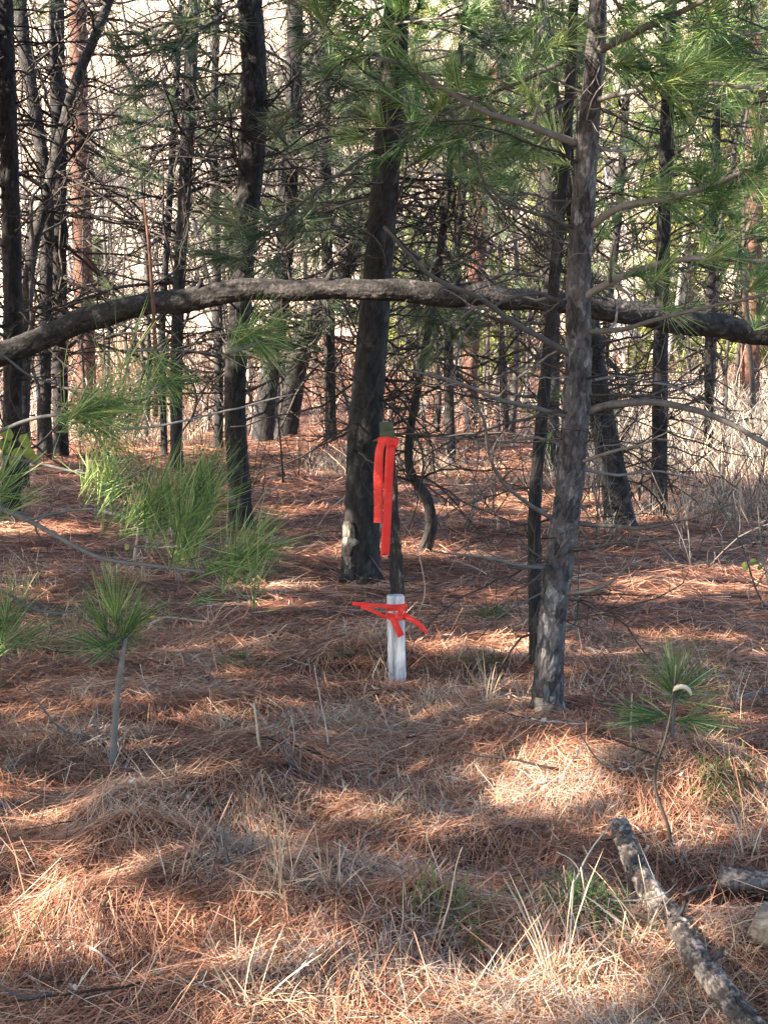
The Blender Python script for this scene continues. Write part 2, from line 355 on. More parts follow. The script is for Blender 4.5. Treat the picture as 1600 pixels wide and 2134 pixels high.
for k in range(10):
    b_ = MB(); st_ = random.getstate(), rng.bit_generator.state; twiggy(b_, curl_path(1.0, 10, random.uniform(-.2, .35), .17), .0085, .0028, 2, 1.3 + .2 * (k % 3), 5, .08)
    DEAD.append(b_)
    random.setstate(st_[0]); rng.bit_generator.state = st_[1]; b_ = MB(); twiggy(b_, curl_path(1.0, 10, random.uniform(-.2, .35), .17), .014, .0065, 2, 1.1 + .2 * (k % 3), 4, .08); DEADT.append(b_)
DEAD_D = [b.mesh('dead_branch', M['twig_dark']) for b in DEAD]
DEAD_T = [b.mesh('dead_branch', M['twig_dark']) for b in DEADT]
DEAD_G = [b.mesh('dead_branch', M['twig']) for b in DEAD]
DEAD_P = [b.mesh('dead_branch', M['twig_pale']) for b in DEAD]
def bough_mesh(green, nt, Ln, w, n, el=.1, L=1.0):
    """a live limb: wood and needles, two meshes with a common origin"""
    wd = MB(); nd = MB()
    main = curl_path(L, 10, el, .08); wd.tube(main, np.linspace(.012, .004, 11), 5)
    for j in range(nt):
        i = random.randint(3, 10); d = nrm((main[i] - main[i - 1]) + rng.normal(size=3) * np.array([.09, .09, .05]) )
        s = curl_path(random.uniform(.12, .4), 5, 0, .12, main[i], d)
        wd.tube(s, np.linspace(.005, .003, 6), 4)
        tuft(nd, s[-1], nrm(s[-1] - s[-2]) + np.array([0, 0, .25]), n, Ln, .5, w, .10)
    return wd.mesh('limb', M['twig']), nd.mesh('needles', green)
BGH = {'dull': [bough_mesh(M['green_dull'], 13, .17, .0038, 60, random.uniform(-.3, .2)) for _ in range(5)],
       'green': [bough_mesh(M['green'], 13, .17, .0035, 60, random.uniform(-.2, .25)) for _ in range(4)],
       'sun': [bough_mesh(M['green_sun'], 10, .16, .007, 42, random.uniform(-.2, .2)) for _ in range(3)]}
def add_bough(root, kind, loc, az, el, s):
    a, b = random.choice(BGH[kind])
    o = inst('bough', a, root, loc, (random.uniform(-.4, .4), -el, az), s)
    n = bpy.data.objects.new('needles', b); C.objects.link(n); n.parent = o

# ------------------------------------------------------------------ trunks
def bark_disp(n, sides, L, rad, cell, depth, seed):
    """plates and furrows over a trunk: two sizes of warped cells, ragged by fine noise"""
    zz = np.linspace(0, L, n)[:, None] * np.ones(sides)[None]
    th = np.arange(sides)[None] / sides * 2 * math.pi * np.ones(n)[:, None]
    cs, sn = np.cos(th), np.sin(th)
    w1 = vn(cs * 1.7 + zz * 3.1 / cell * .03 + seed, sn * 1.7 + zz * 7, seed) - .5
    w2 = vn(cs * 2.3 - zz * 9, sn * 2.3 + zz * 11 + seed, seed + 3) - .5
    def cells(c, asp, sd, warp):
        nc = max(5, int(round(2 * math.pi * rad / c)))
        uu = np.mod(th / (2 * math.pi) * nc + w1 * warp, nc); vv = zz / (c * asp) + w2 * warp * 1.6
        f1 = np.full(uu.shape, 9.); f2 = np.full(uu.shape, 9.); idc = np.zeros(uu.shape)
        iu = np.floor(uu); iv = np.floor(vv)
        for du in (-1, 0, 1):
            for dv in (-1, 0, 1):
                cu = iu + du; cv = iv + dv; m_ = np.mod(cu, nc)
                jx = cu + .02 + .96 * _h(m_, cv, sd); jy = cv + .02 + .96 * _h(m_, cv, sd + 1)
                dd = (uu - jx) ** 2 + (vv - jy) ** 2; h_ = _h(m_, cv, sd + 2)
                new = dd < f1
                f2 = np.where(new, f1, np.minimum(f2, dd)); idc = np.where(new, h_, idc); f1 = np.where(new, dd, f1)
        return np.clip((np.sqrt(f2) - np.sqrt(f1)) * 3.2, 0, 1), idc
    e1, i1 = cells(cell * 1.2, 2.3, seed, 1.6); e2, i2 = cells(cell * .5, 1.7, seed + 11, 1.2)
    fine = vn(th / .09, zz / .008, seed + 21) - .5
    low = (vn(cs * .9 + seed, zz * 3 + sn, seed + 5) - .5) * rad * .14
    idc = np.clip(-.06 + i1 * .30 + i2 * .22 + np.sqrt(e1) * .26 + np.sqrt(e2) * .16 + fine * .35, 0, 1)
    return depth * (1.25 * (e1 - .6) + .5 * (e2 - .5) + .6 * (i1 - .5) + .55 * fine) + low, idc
class TB(MB):
    def trunk(s, path, rad, cell=.03, depth=.006, step=.022, sides=40, seed=1, flare=0):
        Ltot = np.linalg.norm(np.diff(path, axis=0), axis=1).sum(); n = int(Ltot / step)
        p = smooth(path, n); ss = np.concatenate([[0], np.cumsum(np.linalg.norm(np.diff(np.asarray(path, float), axis=0), axis=1))])
        u = np.linspace(0, ss[-1], n); rr = np.interp(u, ss, rad)
        rr = rr * (1 + flare * np.exp(-u / .10))
        dp, idc = bark_disp(n, sides, Ltot, float(np.mean(rad)), cell, depth, seed)
        dp = dp * (rr / np.max(rr))[:, None]
        if flare:
            th = np.arange(sides) / sides * 2 * math.pi
            dp = dp + (np.sin(th * 5 + seed) * .5)[None] * (rr * flare * .5 * np.exp(-u / .09))[:, None]
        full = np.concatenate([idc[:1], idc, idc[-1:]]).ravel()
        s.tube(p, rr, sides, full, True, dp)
TRUNKS = []     # x, y of everything a crown clump may hang from
def px_trunk(pts, Y, top, lean_top=0, sink=.06):
    """photo outline of a trunk at distance Y -> path and radii, carried on above the frame"""
    path = [P(a, b, Y) for a, b, _ in pts]; rad = [c * .5 * Y * MPP for _, _, c in pts]
    path[0][2] = float(H(path[0][0], Y)) - sink
    d = nrm(path[-1] - path[-2])
    while path[-1][2] < top:
        d = nrm(d + np.array([rng.normal() * .02, rng.normal() * .02, .06])); path.append(path[-1] + d * .8); rad.append(max(rad[-1] * .9, .012))
    return np.array(path), np.array(rad)
def at_z(path, z):
    i = int(np.argmin(np.abs(path[:, 2] - z))); i = min(max(i, 1), len(path) - 1)
    a, b = path[i - 1], path[i]; t = np.clip((z - a[2]) / max(b[2] - a[2], 1e-6), 0, 1)
    return a + (b - a) * t
def make_tree(name, label, cat, pts, Y, bark, top=6.5, nd=0, dmat='D', zr=(.5, 4), ds=(.6, 1.5), boughs=(), group=None, cell=.03, depth=.006, sides=40, step=.022, flare=.35):
    path, rad = px_trunk(pts, Y, top); rad = rad * .9
    root = thing(name, label, cat, path[0], group)
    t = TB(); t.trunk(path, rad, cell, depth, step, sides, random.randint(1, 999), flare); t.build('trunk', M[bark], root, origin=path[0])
    lib = {'D': DEAD_D if Y < 15 else DEAD_T, 'G': DEAD_G, 'P': DEAD_P}[dmat]
    fine = smooth(path, 60)
    for k in range(min(int(nd * 3), 95)):
        z = random.uniform(*zr); p = at_z(fine, z + path[0][2])
        inst('dead_branch', random.choice(lib), root, p - path[0], (random.uniform(0, 6), random.uniform(-.5, .35), random.uniform(0, 6.28)), random.uniform(*ds))
    for (kind, nb, z0, z1, s0, s1) in boughs:
        for k in range(nb):
            p = at_z(fine, random.uniform(z0, z1) + path[0][2])
            add_bough(root, kind, p - path[0], random.uniform(0, 6.28), random.uniform(-.35, .3), random.uniform(s0, s1))
    TRUNKS.append((root, path))
    return root, path

def pale_patch(root, path, rad, z0, z1, a0, a1, m='wood_pale'):  # raised sheet on the trunk, paler towards its middle
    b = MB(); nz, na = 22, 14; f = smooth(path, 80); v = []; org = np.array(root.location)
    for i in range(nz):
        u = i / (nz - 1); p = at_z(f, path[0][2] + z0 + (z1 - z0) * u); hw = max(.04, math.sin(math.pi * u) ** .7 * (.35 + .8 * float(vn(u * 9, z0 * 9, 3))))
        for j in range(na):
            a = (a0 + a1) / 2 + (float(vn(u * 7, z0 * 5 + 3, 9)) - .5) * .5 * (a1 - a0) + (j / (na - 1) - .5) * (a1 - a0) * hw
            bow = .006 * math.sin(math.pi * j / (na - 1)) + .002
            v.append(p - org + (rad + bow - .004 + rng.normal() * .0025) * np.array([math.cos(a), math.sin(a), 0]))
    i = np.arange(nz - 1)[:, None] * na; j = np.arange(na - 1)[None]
    wj = np.sin(np.linspace(0, math.pi, na))[None] * np.sin(np.linspace(.1, math.pi - .1, nz))[:, None]; b.raw(v, np.stack([i + j, i + j + 1, i + na + j + 1, i + na + j], -1), (wj ** .6 * (.35 + .75 * rng.random((nz, na)))).ravel()); return b.build('pale_patch', M[m], root)
# ---- the near pine on the right, its limbs taken one by one from the photograph
YM = float(G(1138, 1480)[1]) - .06
mp_pts = [(1138, 1484, 74), (1143, 1400, 66), (1150, 1300, 64), (1168, 1150, 66), (1185, 1020, 66), (1198, 880, 64), (1205, 740, 60), (1205, 600, 56), (1214, 430, 52), (1226, 260, 48), (1240, 100, 44), (1246, -30, 40)]
path, rad = px_trunk(mp_pts, YM, 5.2); rad = rad * .88
pine = thing('pine_tree', 'grey scaly barked pine standing right of the white post, trunk bare to the ground', 'pine tree', path[0])
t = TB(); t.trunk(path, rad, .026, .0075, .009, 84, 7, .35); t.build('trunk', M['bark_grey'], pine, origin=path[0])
TRUNKS.append((pine, path)); pale_patch(pine, path, .074, .02, .17, R(195), R(275), 'pale_patch')
LIMBS = [
 ([(1236, 112), (1290, 85), (1340, 60), (1410, 30), (1500, -15)], 20, 10, -.4, 1, 5),
 ([(1205, 300), (1100, 262), (1000, 228), (900, 170), (840, 135), (780, 120)], 17, 6, -.5, 1, 3),
 ([(1225, 475), (1290, 432), (1400, 412), (1490, 385), (1610, 325)], 16, 8, -.6, 2, 7),
 ([(1205, 625), (1270, 590), (1340, 560), (1440, 540), (1620, 548)], 17, 8, -.5, 2, 2),
 ([(1195, 745), (1120, 700), (1060, 665), (1000, 620), (910, 580), (850, 525), (800, 470)], 15, 6, -.6, 2, 0),
 ([(1220, 862), (1270, 843), (1370, 838), (1470, 860), (1560, 900), (1640, 950)], 17, 10, -.4, 2, 0),
 ([(1190, 868), (1120, 850), (1040, 830), (950, 795), (850, 772)], 11, 4, -.5, 2, 0),
 ([(1180, 632), (1120, 612), (1060, 622), (1000, 660), (965, 700), (950, 760), (930, 800)], 9, 3, -.35, 1, 0),
 ([(1160, 1085), (1100, 1050), (1050, 1010), (1020, 950), (1008, 880), (985, 830)], 11, 4, -.5, 2, 0),
 ([(1200, 965), (1270, 945), (1330, 930), (1390, 900)], 9, 3, -.5, 2, 0),
 ([(1195, 1090), (1270, 1095), (1340, 1100), (1440, 1080), (1530, 1050)], 11, 4, -.4, 2, 0),
 ([(1180, 1150), (1240, 1140), (1310, 1128), (1400, 1122)], 10, 3, -.3, 2, 0),
 ([(1160, 1238), (1210, 1235), (1260, 1220), (1310, 1170), (1330, 1120)], 10, 3, -.4, 2, 0),
 ([(1150, 1185), (1090, 1180), (1010, 1165), (900, 1150)], 9, 3, -.5, 2, 0),
 ([(1215, 690), (1290, 690), (1370, 668), (1480, 640), (1600, 610)], 12, 6, -.7, 2, 2),
 ([(1205, 975), (1290, 990), (1370, 985), (1450, 1000)], 8, 3, .3, 2, 0),
 ([(1150, 1170), (1180, 1130), (1205, 1092)], 5, 2, -.45, 1, 0),
 ([(1222, 330), (1170, 285), (1120, 305), (1050, 350)], 10, 4, .4, 1, 5),
 ([(1230, 210), (1330, 190), (1450, 175), (1560, 185)], 12, 6, -.5, 1, 7),
 ([(1238, 60), (1170, 30), (1140, 45), (1120, 70)], 9, 4, -.6, 1, 3),
 ([(1150, 1325), (1185, 1310), (1200, 1270), (1202, 1130)], 6, 2, .2, 1, 0),
]
for pts, w0, w1, dd, lv, nt in LIMBS:
    n = len(pts); raw = []
    for i, (a, b) in enumerate(pts): raw.append(P(a, b, YM + dd * i / (n - 1)))
    raw[0] = P(pts[0][0], pts[0][1], YM)
    p = wob(smooth(raw, 26), .0022)
    b = MB(); twiggy(b, p, w0 * .5 * YM * MPP, w1 * .5 * YM * MPP, lv, .75, 8, .1, .38)
    o = b.build('limb' if nt else 'dead_limb', M['twig'], pine, origin=path[0])
    if nt:
        nd = MB()
        for k in range(nt * 2):
            i = random.randint(11, 25); q = p[i] + rng.normal(size=3) * np.array([.10, .10, .07]); 
            tuft(nd, q, (p[i] - p[i - 3]) * 3 + rng.normal(size=3) * .2 + np.array([0, 0, .08]), 60, .165, .5, .0026, .09)
        nd.build('needles', M['green_fresh'], o, origin=path[0])

fine = smooth(path, 80)
for k in range(52):
    z_ = random.uniform(.25, 3.2); q = at_z(fine, z_ + path[0][2])
    inst('dead_branch', random.choice(DEAD_G if k % 3 else DEAD_D), pine, q - path[0], (random.uniform(0, 6), random.uniform(-.4, .3), random.choice([0, math.pi]) + random.uniform(-1.1, 1.1)), random.uniform(.35, .95))
# ---- thin trunk beside it and all the other trunks
V = 'trunk leaning'
make_tree('pine_tree', 'thin dark pine trunk growing close behind the grey scaly pine', 'pine tree', [(1120, 1405, 32), (1114, 1250, 30), (1114, 1050, 29), (1130, 850, 27), (1148, 660, 25), (1168, 420, 24), (1186, 200, 22), (1197, -20, 20)], 7.7, 'bark_dark', 5.5, 11, 'D', (.4, 3), (.3, .7), (('green', 5, 2.6, 4, .6, 1),))
ct, cpath = make_tree('pine_tree', 'thick dark pine trunk right behind the ribboned post, pale patch at its foot', 'pine tree', [(752, 1215, 92), (754, 1120, 84), (757, 980, 80), (768, 800, 74), (780, 650, 68), (798, 440, 62), (815, 200, 60), (828, -20, 56)], 10.8, 'bark_dark', 9, 20, 'D', (.8, 4.2), (.6, 1.3), (('dull', 6, 2.4, 4.5, .7, 1.2), ('green', 5, 3.1, 4.2, .7, 1.1)), depth=.012, cell=.04)
pale_patch(ct, cpath, .136, .12, .50, R(180), R(262), 'pale_patch')
make_tree('pine_tree', 'crooked thin stem bent near its foot, right of the thick dark trunk', 'young pine', [(880, 1158, 24), (898, 1100, 27), (890, 1040, 23), (856, 985, 21), (852, 920, 19), (868, 820, 18), (890, 700, 17), (912, 560, 18), (932, 400, 16), (950, 200, 13)], 12.2, 'bark_dark', 4.5, 32, 'D', (.5, 3.2), (.6, 1.4), (('dull', 12, 1.9, 4.2, .7, 1.2),))
make_tree('pine_tree', 'dark pine trunk left of the thick one, rising behind the green bough', 'pine tree', [(503, 1105, 52), (496, 960, 48), (490, 820, 46), (500, 640, 48), (515, 450, 54), (530, 220, 58), (520, -20, 54)], 13.5, 'bark_dark', 9, 24, 'D', (.9, 5), (.7, 1.6), (('dull', 6, 3.8, 5.5, .8, 1.2),), depth=.012, cell=.045)
make_tree('pine_tree', 'leftmost dark pine trunk at the edge of the photograph', 'pine tree', [(22, 1080, 44), (26, 900, 42), (28, 650, 44), (22, 400, 40), (14, 150, 40), (10, -20, 38)], 14.6, 'bark_dark', 9, 22, 'D', (.6, 5), (.7, 1.5), (('dull', 3, 3.8, 5.4, .7, 1.1),), depth=.012, cell=.045)
make_tree('pine_tree', 'slim trunk with a sunlit grey foot, second from the left edge', 'pine tree', [(95, 950, 34), (92, 800, 32), (96, 600, 30), (98, 400, 26), (52, 100, 30), (40, -20, 30)], 20, 'bark_arch', 9, 20, 'D', (.8, 6), (.8, 1.8), (), depth=.012, cell=.05, sides=24, step=.04)
make_tree('pine_tree', 'straight dark trunk right beside the one with the sunlit foot', 'pine tree', [(128, 950, 34), (126, 800, 34), (124, 600, 34), (122, 300, 34), (118, -20, 34)], 20.3, 'bark_dark', 9, 22, 'D', (1, 6.5), (.8, 1.8), (), depth=.012, cell=.05, sides=24, step=.04)
make_tree('pine_tree', 'reddish pine trunk standing in the sun behind the left trunks', 'pine tree', [(180, 775, 46), (176, 640, 44), (170, 450, 42), (165, 200, 40), (162, -20, 38)], 30, 'bark_red', 12, 22, 'D', (1.5, 8.5), (1, 2.4), (), depth=.016, cell=.06, sides=24, step=.05)
make_tree('leaning_tree', 'thin pale edged stem leaning right across the left trunks', 'leaning stem', [(42, 760, 26), (60, 590, 26), (98, 410, 26), (150, 200, 24), (205, 60, 22), (240, -30, 20)], 17, 'bark_arch', 6.5, 14, 'D', (1.5, 5.5), (.7, 1.6), (), sides=20, step=.04)
make_tree('pine_tree', 'slender trunk left of the dark central ones, rising straight behind the arching trunk', 'pine tree', [(368, 960, 28), (368, 800, 28), (372, 620, 28), (384, 420, 28), (396, 180, 30), (406, -20, 28)], 19, 'bark_dark', 9, 26, 'D', (.8, 6), (.8, 1.8), (('dull', 7, 2.0, 4.2, .7, 1.1),), sides=24, step=.04)
make_tree('pine_tree', 'very thin dark stem just left of the slender trunk', 'young pine', [(342, 880, 16), (338, 700, 16), (350, 480, 15), (364, 250, 15), (372, 100, 13)], 21, 'bark_dark', 6, 20, 'D', (.8, 5), (.8, 1.6), (), sides=16, step=.05)
make_tree('pine_tree', 'thin dark stem behind the left end of the dark central trunk', 'young pine', [(455, 920, 22), (456, 760, 20), (452, 560, 20), (446, 300, 18), (450, 100, 16)], 22, 'bark_dark', 7, 22, 'D', (.8, 6), (.8, 1.7), (), sides=16, step=.05)
make_tree('leaning_tree', 'dark trunk leaning steeply right below the arching trunk', 'leaning trunk', [(588, 830, 60), (620, 745, 58), (665, 660, 50), (720, 560, 40), (775, 440, 30), (830, 300, 22)], 25, 'bark_dark', 4.5, 16, 'D', (1, 4), (.8, 1.8), (), sides=24, step=.05)
make_tree('pine_tree', 'dark upright trunk behind the leaning one, left of the thick trunk', 'pine tree', [(545, 915, 46), (560, 800, 44), (585, 620, 42), (602, 400, 40), (612, 200, 36), (616, -20, 34)], 23.5, 'bark_dark', 10, 28, 'D', (1, 7), (.9, 2.0), (('dull', 12, 2.5, 7, .9, 1.5),), sides=24, step=.05)
make_tree('pine_tree', 'slim dark trunk between the two stout dark trunks at the top', 'pine tree', [(690, 900, 26), (686, 700, 26), (680, 450, 26), (678, 200, 24), (676, -20, 22)], 24, 'bark_dark', 9, 24, 'D', (1, 7), (.9, 2.0), (('dull', 12, 2.5, 7, .8, 1.4),), sides=20, step=.05)
make_tree('dead_tree', 'stout dark broken trunk leaning left behind the grey scaly pine', 'dead trunk', [(1296, 1102, 66), (1278, 1000, 60), (1256, 880, 56), (1240, 780, 48), (1225, 640, 40), (1205, 520, 28)], 13.6, 'bark_dark', 2.1, 18, 'D', (.4, 2.1), (.6, 1.2), (), depth=.014, cell=.045)
make_tree('pine_tree', 'upright dark trunk with green boughs, right of the broken trunk', 'pine tree', [(1372, 1085, 38), (1374, 900, 36), (1376, 700, 34), (1384, 420, 32), (1392, 150, 30), (1398, -20, 28)], 14.3, 'bark_dark', 8, 24, 'D', (.4, 4.5), (.6, 1.4), (('green', 16, 1.0, 5, .6, 1.1),), sides=28, step=.03)
make_tree('pine_tree', 'dark trunk showing just left of the grey scaly pine at the top', 'pine tree', [(1150, 960, 34), (1150, 700, 34), (1146, 480, 34), (1134, 200, 32), (1128, -20, 30)], 18, 'bark_dark', 9, 24, 'D', (1, 6), (.7, 1.6), (('dull', 14, 2.2, 6, .8, 1.3),), sides=24, step=.04)
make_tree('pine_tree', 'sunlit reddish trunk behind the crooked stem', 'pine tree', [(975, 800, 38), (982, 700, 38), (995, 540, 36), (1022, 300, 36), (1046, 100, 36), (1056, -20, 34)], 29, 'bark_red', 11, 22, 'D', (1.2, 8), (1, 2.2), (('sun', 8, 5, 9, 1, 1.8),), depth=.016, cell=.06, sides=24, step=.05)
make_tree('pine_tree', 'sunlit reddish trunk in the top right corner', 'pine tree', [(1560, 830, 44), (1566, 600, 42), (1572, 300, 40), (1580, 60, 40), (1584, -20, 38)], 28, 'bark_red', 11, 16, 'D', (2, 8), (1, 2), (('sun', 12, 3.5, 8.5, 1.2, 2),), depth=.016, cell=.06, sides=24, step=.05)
make_tree('pine_tree', 'slim green trunk left of the far right thicket', 'young pine', [(1252, 930, 20), (1262, 700, 20), (1290, 420, 18), (1310, 100, 16)], 20, 'bark_dark', 6.5, 22, 'D', (.6, 6), (.8, 1.6), (('dull', 14, 2, 6, .8, 1.3),), sides=16, step=.05)
make_tree('pine_tree', 'slim dark trunk in the thicket near the right edge', 'young pine', [(1475, 960, 22), (1478, 700, 22), (1486, 420, 20), (1500, 100, 18)], 19, 'bark_dark', 6.5, 22, 'D', (.6, 6), (.8, 1.6), (('green', 14, 2, 6, .8, 1.3),), sides=16, step=.05)
make_tree('pine_tree', 'slim dark trunk seen between the thick trunk and the grey pine at the top', 'young pine', [(940, 900, 24), (935, 700, 22), (960, 420, 20), (985, 100, 18)], 21, 'bark_dark', 7, 24, 'D', (.8, 6.5), (.8, 1.7), (('dull', 16, 2, 6.5, .8, 1.4),), sides=16, step=.05)

# ---- a young pine whose boughs fill the upper right, standing right of the frame
def leafy_pine(label, pts, Y, top, boughs, nd):
    return make_tree('pine_tree', label, 'pine tree', pts, Y, 'bark_grey', top, nd, 'G', (.5, 3.5), (.4, .9), boughs, sides=32, step=.03)
leafy_pine('green boughed pine standing just beyond the right edge', [(1790, 1330, 60), (1785, 900, 54), (1775, 400, 46), (1770, 0, 38)], 9.2, 5, (('green', 12, 2.4, 4.6, .8, 1.3),), 24)

# ------------------------------------------------------------------ the arching trunk
YA = 9.6
ap = [(-520, 1010, 66), (-300, 880, 64), (-120, 792, 62), (0, 742, 60), (110, 694, 54), (250, 648, 50), (400, 620, 48), (560, 604, 48), (720, 603, 48), (880, 610, 48), (1040, 618, 48), (1180, 630, 48), (1320, 655, 50), (1450, 676, 52), (1600, 698, 50), (1760, 745, 44), (1900, 820, 38), (2050, 940, 30)]
ay = [YA + .25 * math.sin(i * .5) for i in range(len(ap))]
path = np.array([P(a, b, y) for (a, b, _), y in zip(ap, ay)]); rad = np.array([c * .5 * y * MPP for (_, _, c), y in zip(ap, ay)])
e0 = path[0] + np.array([-.55, .1, 0]); e0[2] = float(H(e0[0], e0[1])) - .1
path = np.vstack([e0, path]); rad = np.concatenate([[.12], rad]) * .95
path = smooth(path, 60); rad = np.interp(np.linspace(0, 1, 60), np.linspace(0, 1, len(rad)), rad) * (.90 + .22 * vn(np.arange(60) * .55, np.zeros(60), 77)); path[2:-2] += rng.normal(size=(56, 3)) * .006
arch = thing('bent_tree', 'dark trunk bent over in a long low arch across the whole view', 'bent tree', path[0])
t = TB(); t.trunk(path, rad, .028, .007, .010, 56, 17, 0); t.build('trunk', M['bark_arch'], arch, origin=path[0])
for i in (17, 22, 26, 31, 36, 41, 45):
    d_ = nrm(np.array([rng.normal() * .4, -.6, rng.choice([-1, 1]) * 1.])); b = MB(); b.tube(np.array([path[i], path[i] + d_ * rad[i] * .95, path[i] + d_ * (rad[i] + .05) + [.02, 0, .01]]), [.022, .017, .011], 9); b.build('branch_stub', M['bark_arch'], arch, origin=path[0])
fine = smooth(path, 200)
for k in range(26):
    i = random.randint(40, 190)
    inst('dead_branch', random.choice(DEAD_G if k % 2 else DEAD_D), arch, fine[i] - path[0], (random.uniform(0, 6), random.uniform(-1.3, .9), random.uniform(0, 6.28)), random.uniform(.2, .65))

# ------------------------------------------------------------------ the posts and their ribbons
YP = 7.45
base = G(826, 1428); YP = base[1]
K = YP * MPP
def boxpost(mb, pts, w, d, seg=14, jit=.0012):
    """a squared post along pts, edges slightly worn"""
    p = smooth(pts, seg)
    c = np.array([(-1, -.93), (-.93, -1), (.93, -1), (1, -.93), (1, .93), (.93, 1), (-.93, 1), (-1, .93)])
    v = []
    for i in range(seg):
        for (a, b) in c: v.append(p[i] + np.array([a * w / 2, b * d / 2, 0]) + rng.normal(size=3) * jit)
    for (a, b) in c: v.append(p[-1] + np.array([a * w / 2 * .86, b * d / 2 * .86, .006]))
    for (a, b) in c: v.append(p[-1] + np.array([0, 0, .006]))
    n = seg + 2
    i = np.arange(n - 1)[:, None] * 8; j = np.arange(8)[None]; k = (j + 1) % 8
    mb.raw(v, np.stack([i + j, i + k, i + 8 + k, i + 8 + j], -1), .5)
wp = thing('boundary_post', 'short square post in worn white paint set in the needle bed', 'post', base)
mb = MB(); b0 = P(828, 1428, YP); b0[2] = base[2] - .05; b1 = P(824, 1243, YP)
boxpost(mb, [b0, b1], 37 * K, .075); mb.build('post', M['white'], wp, False, origin=base)
YB = YP + .13
dp = thing('marker_post', 'tall dark weathered wooden post with an olive top behind the white post', 'post', (base[0], YB, base[2]))
KB = YB * MPP; d0 = P(834, 1400, YB); d0[2] = float(H(d0[0], YB)) - .05
tp = [d0, P(828, 1240, YB), P(818, 1080, YB), P(810, 960, YB), P(807, 912, YB)]
mb = MB(); boxpost(mb, tp, 27 * KB, .05, 40, .0025); mb.build('shaft', M['dark_wood'], dp, False, origin=dp.location)
mb = MB(); boxpost(mb, [P(807, 916, YB), P(806, 898, YB), P(805, 882, YB)], 29 * KB, .055, 6, .001); mb.build('cap', M['olive'], dp, False, origin=dp.location)
def ribbon(mb, pts, wid, wdir=(1, 0, 0), n=26, ruff=.002, th=.0008, notch=False):
    """a strip of flagging tape with a little thickness, following pts"""
    p = smooth(pts, n); wd = nrm(np.asarray(wdir, float)); tan = nrm(np.gradient(p, axis=0))
    s = nrm(wd[None] - tan * (tan @ wd)[:, None]); nn = np.cross(tan, s)
    m = 5; u = np.linspace(-.5, .5, m)
    ph = random.uniform(0, 6); wv = np.sin(np.linspace(0, 7, n) + ph)[:, None] * u[None] * ruff * 3 + np.cos(u * 5)[None] * ruff * .5 + (np.abs(u)[None] * 2 - .5) * ruff * np.sin(np.linspace(0, 11, n) + ph * 2)[:, None]
    v = p[:, None] + s[:, None] * (u * wid)[None, :, None] + nn[:, None] * wv[..., None]
    if notch:
        v[-1] -= tan[-1] * (np.abs(np.array([0, .4, 1, .5, -.3])) * wid * .9)[:, None]
    a = v + nn[:, None] * th; b = v - nn[:, None] * th
    allv = np.concatenate([a, b[:, ::-1]], 1)
    i = np.arange(n - 1)[:, None] * (2 * m); j = np.arange(2 * m)[None]; k = (j + 1) % (2 * m)
    mb.raw(allv, np.stack([i + j, i + k, i + 2 * m + k, i + 2 * m + j], -1), .5)
YR = YB - .045
rb = thing('flagging_ribbon', 'orange red ribbon knotted round the tall dark post with two long hanging tails', 'ribbon', P(806, 925, YR))
O = np.array(rb.location)
mb = MB(); loop = []
for a in np.linspace(0, 2 * math.pi, 17):
    loop.append(P(806 + 19 * math.cos(a), 924 + 3 * math.sin(a), YB + .045 * math.sin(a)))
ribbon(mb, loop, 17 * KB, (0, 0, 1), 40, .001); mb.build('band', M['orange'], rb, origin=O)
mb = MB()
ribbon(mb, [P(788, 922, YR - .01), P(806, 920, YR - .022), P(822, 924, YR - .012)], 20 * KB, (0, 0, 1), 14, .003)
ribbon(mb, [P(812, 934, YR - .02), P(821, 926, YR - .03), P(824, 914, YR - .012)], 16 * KB, (1, 0, .6), 12, .003); mb.build('knot', M['orange'], rb, origin=O)
mb = MB(); ribbon(mb, [P(797, 918, YR - .012), P(790, 945, YR - .026), P(788, 1000, YR - .022), P(788, 1050, YR - .02), P(787, 1090, YR - .022)], 19 * KB, (1, -.3, 0), 40, .0022); mb.build('tail', M['orange'], rb, origin=O)
mb = MB(); ribbon(mb, [P(816, 918, YR - .016), P(813, 945, YR - .03), P(810, 1000, YR - .024), P(808, 1060, YR - .024), P(805, 1110, YR - .026), P(802, 1162, YR - .022)], 19 * KB, (1, .35, 0), 50, .0022, notch=True); mb.build('tail', M['orange'], rb, origin=O)
YW = YP - .042
rl = thing('flagging_ribbon', 'orange red ribbon tied round the short white post with stiff tails sticking out', 'ribbon', P(825, 1270, YW))
O = np.array(rl.location)
mb = MB()
sq = [(-1, -1), (0, -1.04), (1, -1), (1.05, 0), (1, 1), (0, 1.04), (-1, 1), (-1.05, 0), (-1, -1)]
c0 = P(826, 1263, YP)
ribbon(mb, [c0 + np.array([a * 20 * K, b * .041, .004 * a]) for a, b in sq], 13 * K, (0, 0, 1), 60, .0008)
c1 = P(826, 1281, YP)
ribbon(mb, [c1 + np.array([a * 20 * K, b * .042, .008 * -a]) for a, b in sq], 9 * K, (0, 0, 1), 60, .0008)
mb.build('band', M['orange'], rl, origin=O)
mb = MB(); ribbon(mb, [P(830, 1266, YW), P(838, 1276, YW - .012), P(833, 1286, YW - .014), P(824, 1280, YW - .006)], 13 * K, (0, 0, 1), 16, .003); mb.build('knot', M['orange'], rl, origin=O)
